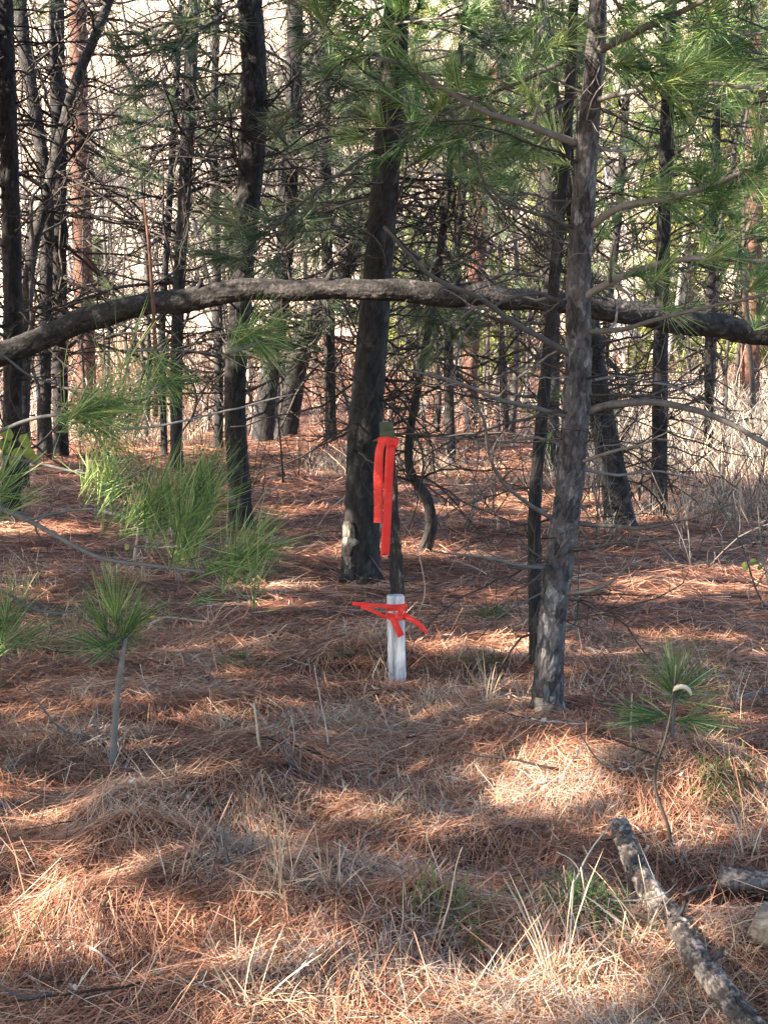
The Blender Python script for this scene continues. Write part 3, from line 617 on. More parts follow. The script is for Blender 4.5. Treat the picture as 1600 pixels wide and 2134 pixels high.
for pts, wd, dr, nt in [([(818, 1264, 0), (790, 1262, -.03), (760, 1260, -.02), (734, 1258, .0)], 8, (0, .2, 1), 0),
                    ([(816, 1290, 0), (796, 1283, -.02), (775, 1272, -.03), (752, 1264, .01)], 7, (0, .3, 1), 0),
                    ([(840, 1280, 0), (856, 1290, -.04), (872, 1300, -.05), (889, 1317, -.04)], 10, (.5, .2, 1), 0),
                    ([(818, 1286, -.004), (824, 1300, -.014), (830, 1313, -.016), (836, 1326, -.012)], 14, (1, 0, .4), 0)]:
    mb = MB(); ribbon(mb, [P(a, b, YW + c) for a, b, c in pts], wd * K, dr, 20, .002, notch=False); mb.build('tail', M['orange'], rl, origin=O)

# ------------------------------------------------------------------ saplings, left bough, fallen wood
def sapling(label, pts, wpx, tufts_, Y, L=.15, cat='sapling', name='pine_sapling', w=.0026, n=62):
    p = smooth([P(a, b, Y) for a, b in pts], 24); p[0][2] = min(p[0][2], float(H(p[0][0], Y)) - .01)
    r = thing(name, label, cat, p[0])
    b = MB(); b.tube(wob(p, .001), np.linspace(wpx, wpx * .55, 24) * .5 * Y * MPP, 8); b.build('stem', M['twig'], r, origin=p[0])
    for (a, b_, dx, dz, s, c, dy) in tufts_:
        q = P(a, b_, Y + dy); nd = MB(); tuft(nd, q, (dx, random.uniform(-.3, .1), dz), int(n * s), L * s, .42, w, .07, c); nd.build('needle_tuft', M['green_fresh'], r, origin=p[0])
        i = int(np.argmin(np.linalg.norm(p - q, axis=1))); i = max(0, i - 2)
        tw = MB(); tw.tube(smooth([p[i], (p[i] + q) / 2 + np.array([0, 0, -.01]), q], 8), np.linspace(.004, .003, 8), 5); tw.build('twig', M['twig'], r, origin=p[0])
    return r
gL = G(235, 1608)
sapling('small pine sapling with one bushy green head, leaning at lower left', [(234, 1612), (238, 1540), (243, 1450), (252, 1380), (262, 1330)], 17,
        [(215, 1300, -.3, 1, 1.0, .5, 0), (240, 1270, 0, 1, 1.15, .7, -.05), (260, 1320, .35, .8, 1.1, .45, .02), (200, 1340, -.8, .4, .9, .4, -.03), (235, 1340, .3, .3, .9, .3, .05), (285, 1290, .7, .7, .8, .4, .05), (225, 1345, -.4, -.2, .7, .2, 0)], gL[1], .19)
g = G(1400, 1560)
sapling('low spreading pine seedling at the right behind a dark curved stem', [(1400, 1545), (1402, 1480), (1405, 1400)], 8,
        [(1400, 1440, -.7, .9, .9, .4, .1), (1405, 1410, 0, 1, .9, .3, .1), (1420, 1440, .9, .6, 1, .35, .1), (1370, 1490, -1, .2, .9, .3, .1), (1440, 1500, 1, .1, .95, .3, .1), (1450, 1530, .9, -.2, .6, .2, .1), (1330, 1500, -1, .2, .7, .3, .1)], g[1], .19)
# dark curved stem with its cream cap
gs = G(1400, 1775); p = smooth([P(1400, 1782, gs[1]), P(1390, 1720, gs[1]), P(1366, 1650, gs[1] + .02), P(1366, 1600, gs[1] + .03), P(1385, 1540, gs[1]), P(1398, 1480, gs[1]), P(1405, 1425, gs[1]), P(1408, 1385, gs[1])], 30)
ds = thing('withered_plant', 'dark curved dead stem holding a cream curled cap at lower right', 'dead stem', p[0])
b = MB(); b.tube(p, np.linspace(.0065, .003, 30), 7)
for k in range(7):
    i = random.randint(8, 27); b.tube(curl_path(random.uniform(.03, .09), 5, 0, .2, p[i], (random.uniform(-1, 1), random.uniform(-.5, .5), .7)), np.linspace(.0022, .001, 6), 4)
b.build('stem', M['twig_dark'], ds, origin=p[0])
b = MB(); q = [P(1402, 1440, gs[1] - .01), P(1412, 1432, gs[1] - .02), P(1426, 1432, gs[1] - .02), P(1436, 1440, gs[1] - .015), P(1440, 1450, gs[1] - .01)]
b.tube(smooth(q, 14), np.array([.003, .005, .007, .0085, .007, .009, .0075, .0085, .007, .0075, .006, .005, .004, .002]), 9); b.build('cap', M['cap'], ds, origin=p[0])

# the young pine just outside the left edge, its green boughs reaching in
YL = 6.0
tp = np.array([[-1.75, YL, float(H(-1.75, YL)) - .05], [-1.73, YL, .6], [-1.72, YL + .02, 1.4], [-1.70, YL, 2.4], [-1.72, YL, 3.4]])
lp = thing('pine_tree', 'young pine at the left edge with pale limbs ending in bright green tufts', 'young pine', tp[0])
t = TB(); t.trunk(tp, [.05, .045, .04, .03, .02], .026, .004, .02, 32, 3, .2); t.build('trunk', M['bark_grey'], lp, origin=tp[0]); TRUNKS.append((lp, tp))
LB = [  # limb in px, width, depth offset at the tip, tufts: px, py, dx, dz, size, shade
 ([(-190, 985), (-80, 930), (0, 895), (80, 868), (150, 860), (190, 862)], 12, -.25, [(195, 862, .9, .45, 1.15, .65), (215, 850, 1, .1, 1.2, .55), (190, 870, .8, -.35, 1.15, .45), (255, 800, .3, 1, 1.0, .9), (205, 830, .5, 1, 1.0, .6)]),
 ([(-190, 960), (-60, 945), (20, 955), (100, 972), (190, 990)], 11, -.1, [(200, 985, .4, 1, .95, .5), (215, 975, .1, 1, .9, .7), (250, 1000, .7, .5, .8, .3)]),
 ([(-190, 1020), (-60, 1045), (0, 1060), (70, 1090), (140, 1130), (220, 1166), (330, 1180), (430, 1192)], 13, -.2, [(400, 1100, .4, 1, 1.05, .45), (370, 1110, 0, 1, 1.0, .5), (460, 1180, .9, .4, .7, .3)]),
 ([(60, 1085), (120, 1070), (195, 1060)], 8, -.1, [(300, 1050, .4, 1, 1.1, .4), (285, 1060, .5, .8, 1, .4), (330, 1030, .5, .9, 1.15, .55), (320, 1060, .9, .4, .8, .2), (385, 1000, .45, 1, 1.1, .5), (420, 1020, .7, .8, 1.1, .4)]),
 ([(195, 1062), (250, 1075), (300, 1095), (360, 1085), (420, 1030)], 7, -.05, [(430, 1050, .35, 1, 1.1, .6), (400, 1080, .2, 1, .95, .5), (440, 1000, .5, .9, 1, .5)]),
 ([(280, 1138), (340, 1140), (420, 1138), (490, 1135)], 7, -.15, [(495, 1150, .2, 1, .9, .85), (515, 1145, .5, .9, .95, .7), (530, 1150, 1, .3, .9, .3), (500, 1165, .9, -.1, .8, .3), (545, 1130, .6, .9, .8, .6)]),
 ([(-190, 1190), (-60, 1210), (20, 1235), (70, 1265), (130, 1275), (180, 1260)], 9, .05, [(20, 1260, .3, 1, .9, .2), (60, 1330, .8, .4, .9, .2), (10, 1330, .5, .8, 1, .25)]),
 ([(240, 895), (330, 890), (420, 870), (520, 845), (610, 822)], 6, .1, []),
 ([(-160, 690), (-30, 720), (60, 780), (120, 800)], 8, .3, []),
 ([(-170, 1000), (-60, 1010), (30, 1020)], 8, -.2, [(20, 1010, .6, .5, .9, .4), (-10, 990, .3, 1, 1, .4)]),
 ([(260, 730), (330, 728), (420, 732), (480, 735)], 6, .25, [(540, 700, .9, .5, 1, .4), (550, 720, 1, -.1, 1, .35), (540, 735, .8, -.6, 1, .3), (560, 690, .5, .9, .9, .5)]),
 ([(300, 830), (330, 805), (350, 800)], 5, .2, [(340, 795, .9, .3, .9, .4), (350, 800, .8, -.5, .9, .3), (335, 800, .3, -.9, .8, .4)]),
 ([(480, 735), (520, 722), (560, 705)], 6, .25, []),
]
for pts, wpx, dy, tf in LB:
    n = len(pts); p = wob(smooth([P(a, b, YL + dy * i / (n - 1)) for i, (a, b) in enumerate(pts)], 22), .0018)
    b = MB(); twiggy(b, p, wpx * .5 * YL * MPP, wpx * .25 * YL * MPP, 1 if len(pts) > 3 else 0, .5, 7, .05, .25)
    o = b.build('limb', M['limb_grey'], lp, origin=tp[0])
    for (a, c, dx, dz, s, sh) in tf:
        nd = MB(); q0 = P(a, c, YL + dy)
        for k in range(3):
            tuft(nd, q0 + (rng.normal(size=3) * .035 if k else 0), np.array([dx, random.uniform(-.4, .3), dz]) + rng.normal(size=3) * .22 * (k > 0), int(25 * s), (.21 * s) * random.uniform(.75, 1.1), .42, .0027, .15, sh + random.uniform(-.1, .4), .06)
        nd.build('needle_tuft', M['green_fresh'], o, origin=tp[0])
# fallen log
lg = [(1292, 1722, 46), (1322, 1800, 54), (1350, 1850, 54), (1405, 1925, 58), (1470, 2020, 62), (1540, 2110, 66), (1620, 2210, 70)]
gl = [G(a, b + c * .35) for a, b, c in lg[:6]]; top_ = float(max(q[2] for q in gl[1:5])) + .018
path = []; rad = []
for a, b, c in lg:
    d_ = ray(a, b); t_ = (CAMZ - top_) / -d_[2]; path.append(d_ * t_ + np.array([0, 0, CAMZ])); rad.append(c * .5 * t_ * MPP * .82)
path = np.array(path)
fl = thing('fallen_log', 'slim fallen log with mottled flaking bark lying at lower right', 'log', path[2])
t = TB(); t.trunk(path, rad, .022, .005, .006, 56, 23, 0); t.build('trunk', M['log'], fl, origin=path[2])
for i in (1, 3, 4):
    b = MB(); b.tube(curl_path(.07, 5, 0, .12, path[i], (random.uniform(-.8, .8), -.2, .9)), np.linspace(.006, .004, 6), 6); b.build('branch_stub', M['log'], fl, origin=path[2])
# grey split chunks at the right edge
def chunk(label, a, b, c, d, Y, m, w2, n=12):
    p = smooth([P(a, b, Y), P((a + c) / 2, (b + d) / 2 - 4, Y - .03), P(c, d, Y - .05)], n)
    t = TB(); t.trunk(p, [w2 * Y * MPP] * n, (.02), .004, .006, 32, random.randint(1, 99), 0)
    o = t.build('log_chunk', M[m], None, origin=p[0]); o.location = p[0]; return tag(o, label, 'log chunk')
Yk = float(G(1500, 1860)[1]) - .06; chunk('grey weathered log chunk lying above the dark hollow at the right edge', 1496, 1832, 1680, 1862, Yk, 'log', 26)
chunk('pale tan split log end at the right edge below the grey chunk', 1572, 1915, 1690, 1990, float(G(1580, 1965)[1]) - .05, 'wood_pale', 40)
chunk('small flat grey wood piece resting against the grey log chunk', 1525, 1850, 1582, 1846, Yk - .12, 'grey_wood', 11)

# straw clumps, dead weed stems and leaves that can be told apart
CL = [('tall straw coloured grass clump at lower left centre with long upright stalks', 580, 1850, 18, .30, .13), ('pale straw clump fanning out near the bottom left of the fallen log', 1160, 2060, 22, .30, .45),
      ('bent straw clump between the white post and the grey pine', 1020, 1470, 16, .26, .4), ('short straw clump beside the foot of the grey pine', 1095, 1478, 9, .2, .3),
      ('thin grass clump at bottom centre left with pale stalks', 515, 2090, 14, .2, .4), ('straw clump growing against the middle of the fallen log', 1345, 1960, 16, .22, .5),
      ('straw clump right of the tall straw clump at lower left centre', 690, 1860, 12, .2, .3), ('wispy straw clump below the orange ribbon tails of the white post', 790, 1340, 14, .26, .6),
      ('sparse straw clump behind the tall grass clump left of the grey stem', 375, 1840, 10, .14, .6), ('straw clump at the right edge above the log chunks', 1560, 1790, 16, .16, .6)]
for lab, px, py, n, L, sp in CL:
    g = G(px, py); b = MB(); a = rng.random(n) * 6.28; l = np.abs(rng.normal(size=n)) * sp
    d = np.stack([np.cos(a) * l, np.sin(a) * l, np.ones(n)], -1); LL = L * rng.uniform(.5, 1.2, n)
    be = np.stack([np.cos(a) * LL * .2, np.sin(a) * LL * .2, -LL * .12 * rng.random(n)], -1)
    o0 = np.stack([rng.normal(size=n) * .02, rng.normal(size=n) * .02, np.zeros(n) - .01], -1)
    b.strips(o0, d, LL, .0034, be, 4, np.clip(.45 + rng.normal(size=n) * .15, 0, 1))
    n2 = n * 5; a = rng.random(n2) * 6.28; l = np.abs(rng.normal(size=n2)) * 1.1
    d = np.stack([np.cos(a) * l, np.sin(a) * l, np.ones(n2)], -1)
    b.strips(np.stack([rng.normal(size=n2) * .03, rng.normal(size=n2) * .03, np.zeros(n2) - .01], -1), d, L * rng.uniform(.15, .45, n2), .0026, np.stack([np.cos(a) * .03, np.sin(a) * .03, -.03 * np.ones(n2)], -1), 3, np.clip(.5 + rng.normal(size=n2) * .2, 0, 1))
    o = b.build('grass_clump', M['straw']); o.location = g; tag(o, lab, 'grass clump', 'dry grass clumps')
def weed(label, pts, wpx, m='straw', Y=None, group='dead weed stalks', name='dead_stalk', leaves=0):
    Y = Y or G(*pts[0])[1]; p = smooth([P(a, b, Y) for a, b in pts], 16); p[0][2] -= .02
    b = MB(); b.tube(wob(p, .001), np.linspace(wpx, wpx * .5, 16) * .5 * Y * MPP, 5, .6)
    r = b.build(name, M[m], None, origin=p[0]); r.location = p[0]; tag(r, label, 'dead stalk', group)
    for k in range(leaves):
        l = MB(); q = p[random.randint(7, 15)] - p[0]; d = rng.normal(size=(1, 3)); d[0, 1] *= .4
        l.strips(q[None], d, .02, .009, rng.normal(size=(1, 3)) * .009, 4, .3); l.build('leaf', M['pale_leaf'], r)
    return r
weed('pale upright stalk standing alone left of the white post', [(542, 1570), (536, 1510), (530, 1465)], 7)
weed('slim grey stalk with a bent tip between the pale stalk and the white post', [(684, 1565), (680, 1520), (668, 1460), (655, 1385)], 4, 'twig_pale')
weed('yellow tipped upright stalk right of the grey pine foot', [(1312, 1560), (1314, 1500), (1316, 1445)], 5)
weed('short white stick standing under the green bough', [(281, 1155), (285, 1120), (289, 1095)], 8, 'twig_pale', 6.0)
weed('tall bent straw stalk at the bottom centre right', [(905, 1985), (930, 1890), (950, 1800), (962, 1765)], 5)
weed('tall straw stalk rising from the fanned clump by the fallen log', [(1165, 2040), (1180, 1960), (1190, 1860), (1195, 1835)], 5)
weed('leafy white weed stalk at the bottom left corner', [(130, 2110), (160, 2060), (195, 2010)], 5, 'twig_pale', leaves=5)
weed('leafy white weed stalk left of the bottom centre', [(600, 2060), (640, 2000), (675, 1970)], 5, 'twig_pale', leaves=5)
weed('thin grey stalk curving up beside the dark foot of the posts', [(870, 1280), (885, 1230), (868, 1140), (835, 1080)], 3, 'twig_pale', 7.6)
weed('stout rusty brown stalk left of the grey stem behind the bough', [(590, 1000), (585, 930), (578, 860), (575, 820)], 5, 'twig_dark', 11)
weed('red brown stem rising through the arching trunk left of centre', [(325, 860), (324, 760), (318, 620), (312, 520), (300, 415)], 11, 'bark_red', 8.8)
weed('forked dead stalk standing on the bright mound at lower right', [(1170, 1640), (1180, 1600), (1200, 1570), (1215, 1550)], 4, 'twig_pale', leaves=3)
weed('short pale leafy stalk at the right of the fanned straw clump', [(1350, 2125), (1370, 2080), (1395, 2030)], 4, 'twig_pale')
# twigs lying on the ground
TW = [('grey stick lying below the small sapling head', [(610, 1620), (520, 1470), (430, 1430), (380, 1370), (310, 1310)], 6), ('long grey stick lying in front of the straw clumps at lower centre right', [(880, 1870), (1000, 1830), (1120, 1790)], 7),
      ('curved pale stick arching over the dark hollow at the right edge', [(1420, 1880), (1480, 1868), (1545, 1866), (1600, 1880)], 7), ('pale bent stick lying left of the white post under the bough', [(310, 1310), (350, 1295), (440, 1303)], 7),
      ('dark stick lying in the shade at the right edge', [(1530, 1470), (1600, 1450), (1680, 1440)], 20), ('pale curved stick at the bottom left corner', [(0, 2045), (60, 2055), (110, 2110)], 7), ('straw coloured stick lying right of the grey pine foot', [(1255, 1478), (1330, 1482), (1500, 1492)], 6),
      ('slanting grey twig at the lower left on the needle bed', [(0, 1620), (100, 1580), (210, 1545)], 5)]
for lab, pts, wpx in TW:
    p = np.array([G(a, b) for a, b in pts]); p[:, 2] += .02; p = smooth(p, 18)
    b = MB(); twiggy(b, wob(p, .002), wpx * .5 * p[0][1] * MPP, wpx * .28 * p[0][1] * MPP, 1, .5, 6, .1, .2)
    o = b.build('fallen_stick', M['twig_pale'] if 'pale' in lab or 'straw' in lab else M['twig'], None, origin=p[0]); o.location = p[0]; tag(o, lab, 'stick', 'sticks on the ground')
tw_ = []
for k in range(5):
    b = MB(); twiggy(b, curl_path(.32, 9, 0, .09), .0042, .0018, 1, 1.6, 5, .1, .3); tw_.append(b)
tw_ = [b.mesh('fallen_twig', M[m]) for b, m in zip(tw_, ('twig', 'twig_dark', 'limb_grey', 'twig_dark', 'twig_pale'))]
for k in range(60):
    px = random.uniform(20, 1580); py = random.uniform(1120, 2110); g = G(px, py)
    o = inst('fallen_twig', random.choice(tw_), None, g + np.array([0, 0, .022]), (random.uniform(0, 6.28), random.uniform(-.18, .05), random.uniform(0, 6.28)), random.uniform(.5, 1.3))
    tag(o, 'short thin dead twig lying on the bed of fallen needles', 'twig', 'short twigs scattered on the needle bed')
# small dead leaves on the bed
lm = []
for k in range(4):
    b = MB(); u = np.linspace(-1, 1, 7); v = np.linspace(-1, 1, 5); UU, VV = np.meshgrid(u, v, indexing='ij')
    wv = (1 - UU ** 2) ** .7 * .5
    pts = np.stack([UU * .03, VV * wv * .03, .010 * UU ** 2 + .012 * VV ** 2 * (1 if k % 2 else -1) + rng.normal(size=UU.shape) * .002], -1)
    i = np.arange(6)[:, None] * 5; j = np.arange(4)[None]; b.raw(pts, np.stack([i + j, i + j + 1, i + 6 + j, i + 5 + j], -1), .3 + .2 * k); lm.append(b.mesh('dead_leaf', M['pale_leaf']))
for (px, py) in [(615, 1430), (660, 1480), (600, 1440), (590, 1510), (640, 1520), (1010, 1690), (245, 1655), (275, 1650), (390, 1690), (1240, 1710), (1130, 1650), (1300, 1630), (1420, 1635), (1180, 1700), (785, 1755), (905, 1880), (780, 1450), (135, 1400), (980, 1970), (330, 2050), (1130, 1520), (1020, 2010), (520, 1290), (1480, 1760), (900, 1610), (700, 1640), (860, 1550), (450, 1560), (150, 2070), (700, 2000)]:
    g = G(px, py); o = inst('dead_leaf', random.choice(lm), None, g + np.array([0, 0, .03]), (random.uniform(-.7, .9), random.uniform(-.7, .7), random.uniform(0, 6.28)), random.uniform(.3, .65))
    tag(o, 'small curled pale dead leaf lying on the brown needle bed', 'leaf', 'pale dead leaves on the needle bed')
# yellow green broad leaves
def leafy(label, stem, leaves, Y):
    p = smooth([P(a, b, Y) for a, b in stem], 12); r = thing('leafy_shoot', label, 'leafy shoot', p[0])
    b = MB(); b.tube(p, np.linspace(.004, .002, 12), 5); b.build('stem', M['twig'], r, origin=p[0])
    for (a, c, s) in leaves:
        q = P(a, c, Y - random.uniform(0, .06)); l = MB(); u = np.linspace(-1, 1, 7); v = np.linspace(-1, 1, 5); UU, VV = np.meshgrid(u, v, indexing='ij'); wv = (1 - UU ** 2) ** .5 * .75
        ang = random.uniform(0, 6); S = s * Y * MPP; dx = np.array([math.cos(ang), .3, math.sin(ang)]); dz = np.array([-math.sin(ang), .3, math.cos(ang)])
        pts = q + UU[..., None] * S * dx + (VV * wv)[..., None] * S * dz + (VV ** 2 * .3 * S)[..., None] * np.array([0, 1, 0])
        i = np.arange(6)[:, None] * 5; j = np.arange(4)[None]; l.raw(pts, np.stack([i + j, i + j + 1, i + 6 + j, i + 5 + j], -1), random.random()); l.build('leaf', M['leaf'], r, origin=p[0])
leafy('shoot of yellow green leaves at the left edge above the green boughs', [(-60, 1010), (-10, 960), (30, 920), (70, 900)], [(15, 905, 15), (50, 915, 13), (60, 945, 15), (35, 945, 14), (10, 930, 15), (75, 955, 11), (0, 990, 13), (28, 960, 12), (55, 925, 12)], 6.3)
leafy('low shoot of two pale yellow leaves lying under the green bough', [(372, 1240), (374, 1200), (376, 1175)], [(378, 1162, 16), (372, 1155, 12), (265, 1140, 7), (415, 1098, 7)], 6.15)
leafy('small yellow leaved plant on the needle bed at the right edge', [(1560, 1230), (1562, 1200), (1560, 1180)], [(1552, 1180, 9), (1570, 1170, 8), (1583, 1182, 7)], 10)

# ------------------------------------------------------------------ thicket and far hillside
SHR = []
def shrub_mesh(m, n, h, sp, lv, r0=.006, dens=1.2):
    b = MB()
    for k in range(n):
        a = random.uniform(0, 6.28); l = random.uniform(0, sp)
        p = curl_path(h * random.uniform(.6, 1.1), 8, 0, .1, (rng.normal() * .06, rng.normal() * .06, -.05), (math.cos(a) * l, math.sin(a) * l, 1))
        twiggy(b, p, r0, r0 * .35, lv, dens, 4, .3, .35)
    return b.mesh('bare_shrub', m)
SH_D = [shrub_mesh(M['twig_dark'], 6, 1.5, .7, 2) for _ in range(2)]
SH_P = [shrub_mesh(M['twig_pale'], 7, 1.5, .6, 2) for _ in range(3)]
SH_F = [shrub_mesh(M['twig_pale'], 9, 2.0, .6, 2, .014, .8) for _ in range(3)]
SH_K = [shrub_mesh(M['twig'], 8, 2.2, .7, 2, .016, .8) for _ in range(3)]
def scatter(n, y0, y1, ok):
    out = []
    while len(out) < n:
        y = random.uniform(y0, y1); x = random.uniform(-.29, .29) * y
        if ok(x, y): out.append((x, y))
    return out
def put(name, me, x, y, s, label, cat, group):
    o = inst(name, me, None, (x, y, float(H(x, y)) - .02), (0, 0, random.uniform(0, 6.28)), s)
    return tag(o, label, cat, group)
for (x, y) in scatter(44, 15, 28, lambda x, y: abs(x) > .6):
    put('bare_shrub', random.choice(SH_D), x, y, random.uniform(.6, 1.2), 'leafless dark twiggy shrub in the shade between the back trunks', 'shrub', 'bare dark shrubs between the trunks')
for (x, y) in scatter(44, 22, 33, lambda x, y: True):
    put('bare_shrub', random.choice(SH_P), x, y, random.uniform(.7, 1.4), 'leafless pale shrub standing in sunlight beyond the dark trunks', 'shrub', 'pale bare shrubs beyond the trunks')
for (x, y) in scatter(66, 42, 66, lambda x, y: x < .08 * y):
    put('bare_shrub', random.choice(SH_K), x, y, random.uniform(1.3, 2.6), 'big grey brown leafless bush on the sunlit slope behind the left trunks', 'shrub', 'big leafless bushes on the slope')
for (x, y) in scatter(50, 42, 80, lambda x, y: True):
    put('bare_shrub', random.choice(SH_K), x, y, random.uniform(.7, 1.8), 'grey brown leafless shrub on the sunlit slope behind the wood', 'shrub', 'grey shrubs on the sunlit slope')
for (x, y) in scatter(70, 42, 80, lambda x, y: True):
    put('bare_shrub', random.choice(SH_F), x, y, random.uniform(.7, 1.6), 'bleached bare shrub on the sunlit slope behind the wood', 'shrub', 'bleached shrubs on the sunlit slope')
def bare_sapling(m, h):
    b = MB(); p = curl_path(h, 12, 0, .05, (0, 0, -.1), (rng.normal() * .1, rng.normal() * .1, 1)); b.tube(p, np.linspace(.045, .012, 13), 6)
    for k in range(22):
        i = random.randint(1, 11); a = random.uniform(0, 6.28)
        twiggy(b, curl_path(random.uniform(.6, 1.7), 8, 0, .17, p[i], (math.cos(a), math.sin(a), random.uniform(-.3, .7))), .013, .006, 2, .75, 3, .1, .42)
    return b.mesh('bare_sapling', m)
SAP = [bare_sapling(M[m], 6.5) for m in ('twig_dark', 'twig', 'twig_dark', 'twig_pale', 'twig')]
for (x, y) in scatter(84, 24, 42, lambda x, y: True):
    put('bare_sapling', random.choice(SAP), x, y, random.uniform(.6, 1.35), 'leafless sapling with tangled twigs behind the dark trunks', 'sapling', 'leafless saplings behind the trunks')
SH_G = [shrub_mesh(M['twig'], 5, 1.25, .9, 2, .007, 1.5) for _ in range(2)]
for (x, y) in [(2.1, 11.2), (2.75, 12.4), (1.75, 12.9), (3.1, 14.0), (2.4, 15.2), (.55, 13.2), (.95, 14.6), (3.3, 16.2), (.35, 15.6), (1.5, 16.5), (2.35, 9.6)]:
    put('bare_shrub', random.choice(SH_G), x, y, random.uniform(.8, 1.35), 'tangled grey leafless shrub in front of the back trunks right of the ribboned post', 'shrub', 'tangled grey shrubs at right')
# small far pines: yellow green in the sun on the right, greyer on the left
def far_pine(m, w, h):
    tk = MB(); tk.tube([(0, 0, -.1), (.03, 0, h * .5), (0, .02, h)], [.09, .06, .015], 7)
    nd = MB()
    for k in range(60):
        z = h * random.uniform(.12, 1); rr = (1.05 - z / h) * h * .28 * random.uniform(.3, 1.1); a = random.uniform(0, 6.28)
        q = np.array([math.cos(a) * rr, math.sin(a) * rr, z]); tk.tube([(0, 0, z - .1), q * np.array([.5, .5, 1]), q], [.014, .01, .006], 4)
        tuft(nd, q, (math.cos(a), math.sin(a), .5), 46, .3, .7, w, .3)
    return tk.mesh('trunk', M['twig_pale']), nd.mesh('crown', m)
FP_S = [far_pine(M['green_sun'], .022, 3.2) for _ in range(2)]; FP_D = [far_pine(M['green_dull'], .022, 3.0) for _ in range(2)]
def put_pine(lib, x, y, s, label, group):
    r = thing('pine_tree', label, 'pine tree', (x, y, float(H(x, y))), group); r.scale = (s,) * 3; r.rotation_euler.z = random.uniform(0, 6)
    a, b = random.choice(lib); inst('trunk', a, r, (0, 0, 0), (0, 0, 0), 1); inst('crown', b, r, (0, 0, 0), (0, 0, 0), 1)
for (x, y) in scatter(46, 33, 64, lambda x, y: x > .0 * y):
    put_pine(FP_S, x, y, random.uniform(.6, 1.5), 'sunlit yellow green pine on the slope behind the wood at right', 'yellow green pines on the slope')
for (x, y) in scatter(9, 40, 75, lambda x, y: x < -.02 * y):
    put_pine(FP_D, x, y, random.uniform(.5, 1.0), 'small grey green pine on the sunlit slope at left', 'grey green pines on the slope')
# dry brush and grass covering the slope
mb = MB()
n = 42000; u = rng.random(n); y = np.where(rng.random(n) < .12, 26, 36) + u ** .8 * 50; x = (rng.random(n) * 2 - 1) * .30 * y
k = rng.random(n) < .35
L = np.where(k, rng.uniform(.6, 1.5, n), rng.uniform(.2, .6, n)); a = rng.random(n) * 6.28; l = np.abs(rng.normal(size=n)) * .3
mb.strips(np.stack([x, y, H(x, y) - .03], -1), np.stack([np.cos(a) * l, np.sin(a) * l, np.ones(n)], -1), L, .00042 * y, np.stack([np.cos(a) * L * .2, np.sin(a) * L * .2, -.1 * L], -1), 3, np.clip(vn(x * .3, y * .3, 41) * .7 + rng.normal(size=n) * .2 + .1, 0, 1))
n = 9000; y = rng.uniform(17, 35, n); x = rng.uniform(.10, .31, n) * y; n_k = vn(x * .5, y * .5, 43) > .38; x = x[n_k]; y = y[n_k]; n = len(x)
L = rng.uniform(.2, 1.0, n) ** 1.3 * 1.1; a = rng.random(n) * 6.28; l = np.abs(rng.normal(size=n)) * .3
mb.strips(np.stack([x, y, H(x, y) - .03], -1), np.stack([np.cos(a) * l, np.sin(a) * l, np.ones(n)], -1), L, .00045 * y, np.stack([np.cos(a) * L * .25, np.sin(a) * L * .25, -.15 * L], -1), 3, np.clip(.5 + rng.normal(size=n) * .25, 0, 1))
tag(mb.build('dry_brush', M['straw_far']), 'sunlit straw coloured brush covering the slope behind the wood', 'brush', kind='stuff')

# ------------------------------------------------------------------ unseen crowns, clumps set along sun rays to shape the shade
LIT = [  # sunlit streaks on the ground in the photograph: px, py, half width, half height
 (60, 1905, 80, 26), (180, 1945, 110, 30), (330, 1975, 130, 32), (480, 1980, 120, 30), (650, 1960, 120, 24), (800, 1975, 110, 20), (330, 1820, 90, 48), (560, 1885, 80, 22), (680, 1895, 90, 24), (820, 1930, 80, 22),
 (1120, 1600, 110, 34), (1230, 1590, 80, 30), (1330, 1570, 60, 20), (1280, 1670, 110, 26), (1400, 1710, 120, 30), (1530, 1690, 90, 42), (1470, 1650, 60, 20), (1120, 2050, 130, 40), (1010, 2020, 70, 24), (1220, 2090, 90, 40), (560, 2090, 90, 30), (900, 2110, 130, 22), (1450, 1970, 60, 45),
 (1500, 2040, 60, 50), (1580, 1960, 40, 60), (20, 1665, 60, 18), (140, 1700, 70, 14), (960, 1345, 100, 9), (1030, 1240, 90, 8), (1450, 1188, 70, 9), (100, 1105, 110, 12), (600, 1020, 110, 14), (640, 1060, 80, 10), (960, 1070, 110, 12), (1350, 1092, 130, 9), (560, 1255, 60, 7), (1440, 1330, 90, 7), (1140, 1440, 30, 30), (900, 1490, 60, 7), (40, 1240, 60, 8), (300, 1550, 130, 10), (500, 1490, 90, 7), (700, 1550, 80, 9), (250, 1470, 70, 6), (620, 1225, 80, 6), (820, 1620, 60, 9), (1150, 1340, 60, 7), (520, 1340, 60, 6), (1540, 1500, 70, 9), (760, 1690, 60, 9), (930, 1790, 50, 12), (850, 1800, 60, 12), (1060, 1500, 70, 8),
]
def lit_mask(x, y):
    px, py = proj(np.stack([x, y, H(x, y)], -1)); m = np.zeros(len(px), bool)
    for a, b, u, v in LIT: m |= ((px - a) / u) ** 2 + ((py - b) / v) ** 2 < 1
    return m
sp = .145
gx, gy = np.meshgrid(np.arange(-6.5, 10, sp), np.arange(2.6, 21, sp)); gx = gx.ravel() + rng.uniform(-.5, .5, gx.size) * sp; gy = gy.ravel() + rng.uniform(-.5, .5, gy.size) * sp
dark = ~lit_mask(gx, gy)
inframe = (np.abs(gx) < .25 * gy) & (gy < 9.8)
hole = vn(gx * .55, gy * .9, 51) > np.where(gy > 9.5, .66, .80)
farness = np.clip((gy - 12) / 9, 0, 1)
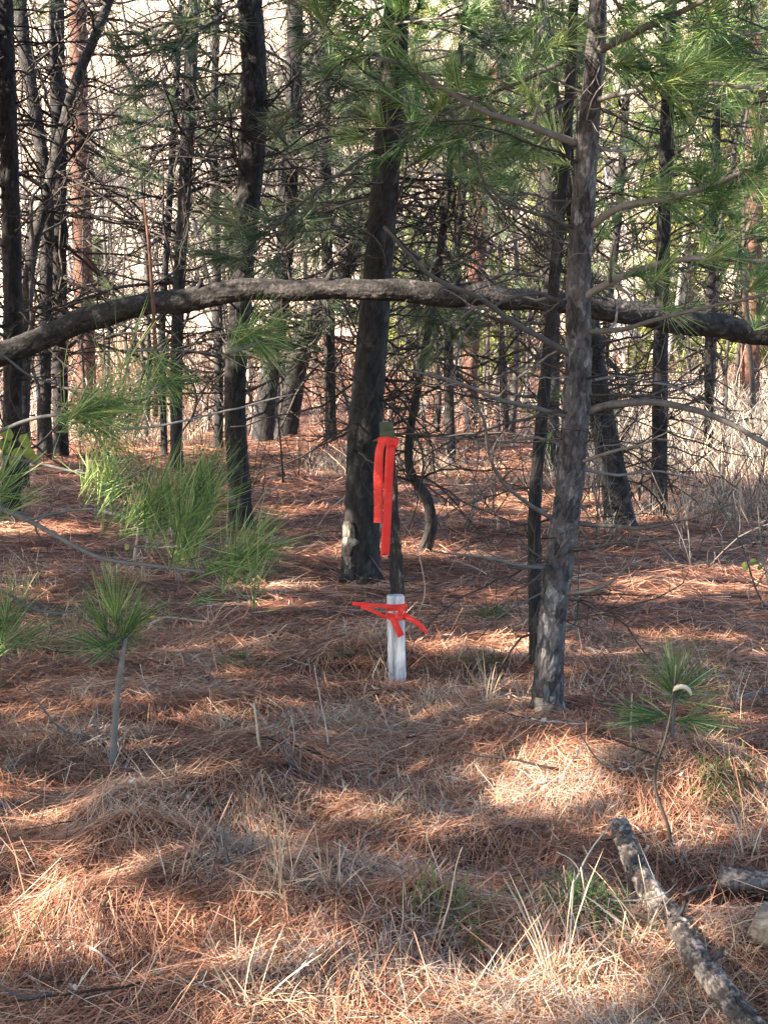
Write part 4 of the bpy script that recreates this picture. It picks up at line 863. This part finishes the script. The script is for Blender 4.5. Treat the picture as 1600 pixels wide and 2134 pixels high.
dark &= inframe | (~hole & (rng.random(len(gx)) > .04 + .45 * farness + .42 * np.clip((gx - 3.6) / 1.5, 0, 1)))
cx, cy = gx[dark], gy[dark]; N = len(cx)
cz = rng.uniform(3.3, 6.8, N)
pos = np.zeros((N, 3))
for _ in range(12):
    pos = np.stack([cx, cy, np.zeros(N)], -1) + TOSUN[None] * (cz / TOSUN[2])[:, None]
    inside = (pos[:, 1] > -.5) & (np.abs(pos[:, 0]) < .245 * pos[:, 1] + .45) & (pos[:, 2] < CAMZ + .245 * pos[:, 1] + .3)
    if not inside.any(): break
    cz[inside] += .5
# clear the clumps that stand in the way of the sunlit streaks
fx, fy = np.meshgrid(np.arange(-3, 3.6, .06), np.arange(3.2, 15, .07)); fx = fx.ravel(); fy = fy.ravel(); lm_ = lit_mask(fx, fy)
fx, fy = fx[lm_], fy[lm_]
air = []      # sun on the arching trunk, the pale feet of the trunks and some needle tufts
for a, b, Y_, r_ in [(620, 596, YA, 36), (900, 606, YA, 34), (450, 612, YA, 22), (270, 640, YA, 36), (1040, 614, YA, 16), (735, 1120, 10.7, 26), (725, 1170, 10.7, 26), (1122, 1440, YM, 24), (1125, 1400, YM, 20), (1450, 330, YM - .2, 60), (1330, 390, YM - .3, 50), (1560, 200, YM - .2, 60), (850, 60, YM, 50), (1150, 60, YM, 50), (640, 60, 10.6, 50), (520, 1110, YL, 30)]:
    for k_ in range(10):
        q = P(a + rng.uniform(-r_, r_), b + rng.uniform(-8, 8), Y_); q = q - TOSUN * (q[2] / TOSUN[2]); air.append(q[:2])
air = np.array(air); fx = np.concatenate([fx, air[:, 0]]); fy = np.concatenate([fy, air[:, 1]])
keep = np.ones(N, bool)
for i in range(N):
    d2 = (fx - cx[i]) ** 2 + (fy - cy[i]) ** 2
    if d2.size and d2.min() < .13 ** 2: keep[i] = False
pos = pos[keep]
# unseen trees added to carry the shading clumps
for (x, y) in [(-3.4, 1.5), (-5.2, 3.8), (-3.2, 5.2), (-4.6, 8.2), (-6.8, 1.0), (-7.2, 6.2), (-8.8, 3.2), (-6.6, 10.2), (-9.4, 8.6), (-4.6, 12.2), (-8.6, 13.5), (-11.6, 5.6), (-6, -2), (-9.6, -.4), (-3, -2.4), (-12.5, 1.5), (-12, 11), (4.4, 12.5), (3.6, 9), (6, 16.5), (-5.6, 17.5)]:
    z = float(H(x, y)); p = smooth([(x, y, z - .1), (x + .05, y, z + 2), (x + rng.normal() * .15, y + rng.normal() * .15, z + 5), (x + rng.normal() * .2, y, z + 8.2)], 12)
    r = thing('pine_tree', 'tall unseen pine added for its shade', 'pine tree', (x, y, z), 'unseen pines added for shade')
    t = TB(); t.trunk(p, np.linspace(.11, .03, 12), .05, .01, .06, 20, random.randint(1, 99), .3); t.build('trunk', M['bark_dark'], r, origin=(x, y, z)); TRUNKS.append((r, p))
own = []
txy = [np.array([at_z(smooth(p, 40), z) for z in (3.5, 5, 6.5)]) for _, p in TRUNKS]
D = np.stack([np.min(np.linalg.norm(pos[:, None, :2] - t[None, :, :2], axis=2), 1) for t in txy], 1)
own = np.argmin(D, 1)
for k, (root, p) in enumerate(TRUNKS):
    ids = np.where(own == k)[0]
    if not len(ids): continue
    wd = MB(); nd = MB(); f = smooth(p, 60)
    org = np.array(root.location)
    for i in ids:
        q = pos[i]; s = at_z(f, min(q[2] - .2, f[-1][2])); out = nrm(q - s)
        if i % 3 == 0 or len(ids) < 30:
            one = MB() if len(ids) < 30 else wd
            one.tube(smooth([s, (s + q) / 2 + np.array([0, 0, .12]), q], 5), [.016, .012, .009, .007, .005], 4)
            if one is not wd: one.build('crown_limb', M['twig_dark'], root, origin=org)
        for j in range(2):
            tuft(nd, q + rng.normal(size=3) * .05, out + rng.normal(size=3) * .6, 22, .14, .75, .028, .10)
    o = nd.build('crown', M['green'], root, origin=org)
    if wd.v: wd.build('crown_limbs', M['twig_dark'], o, origin=org)
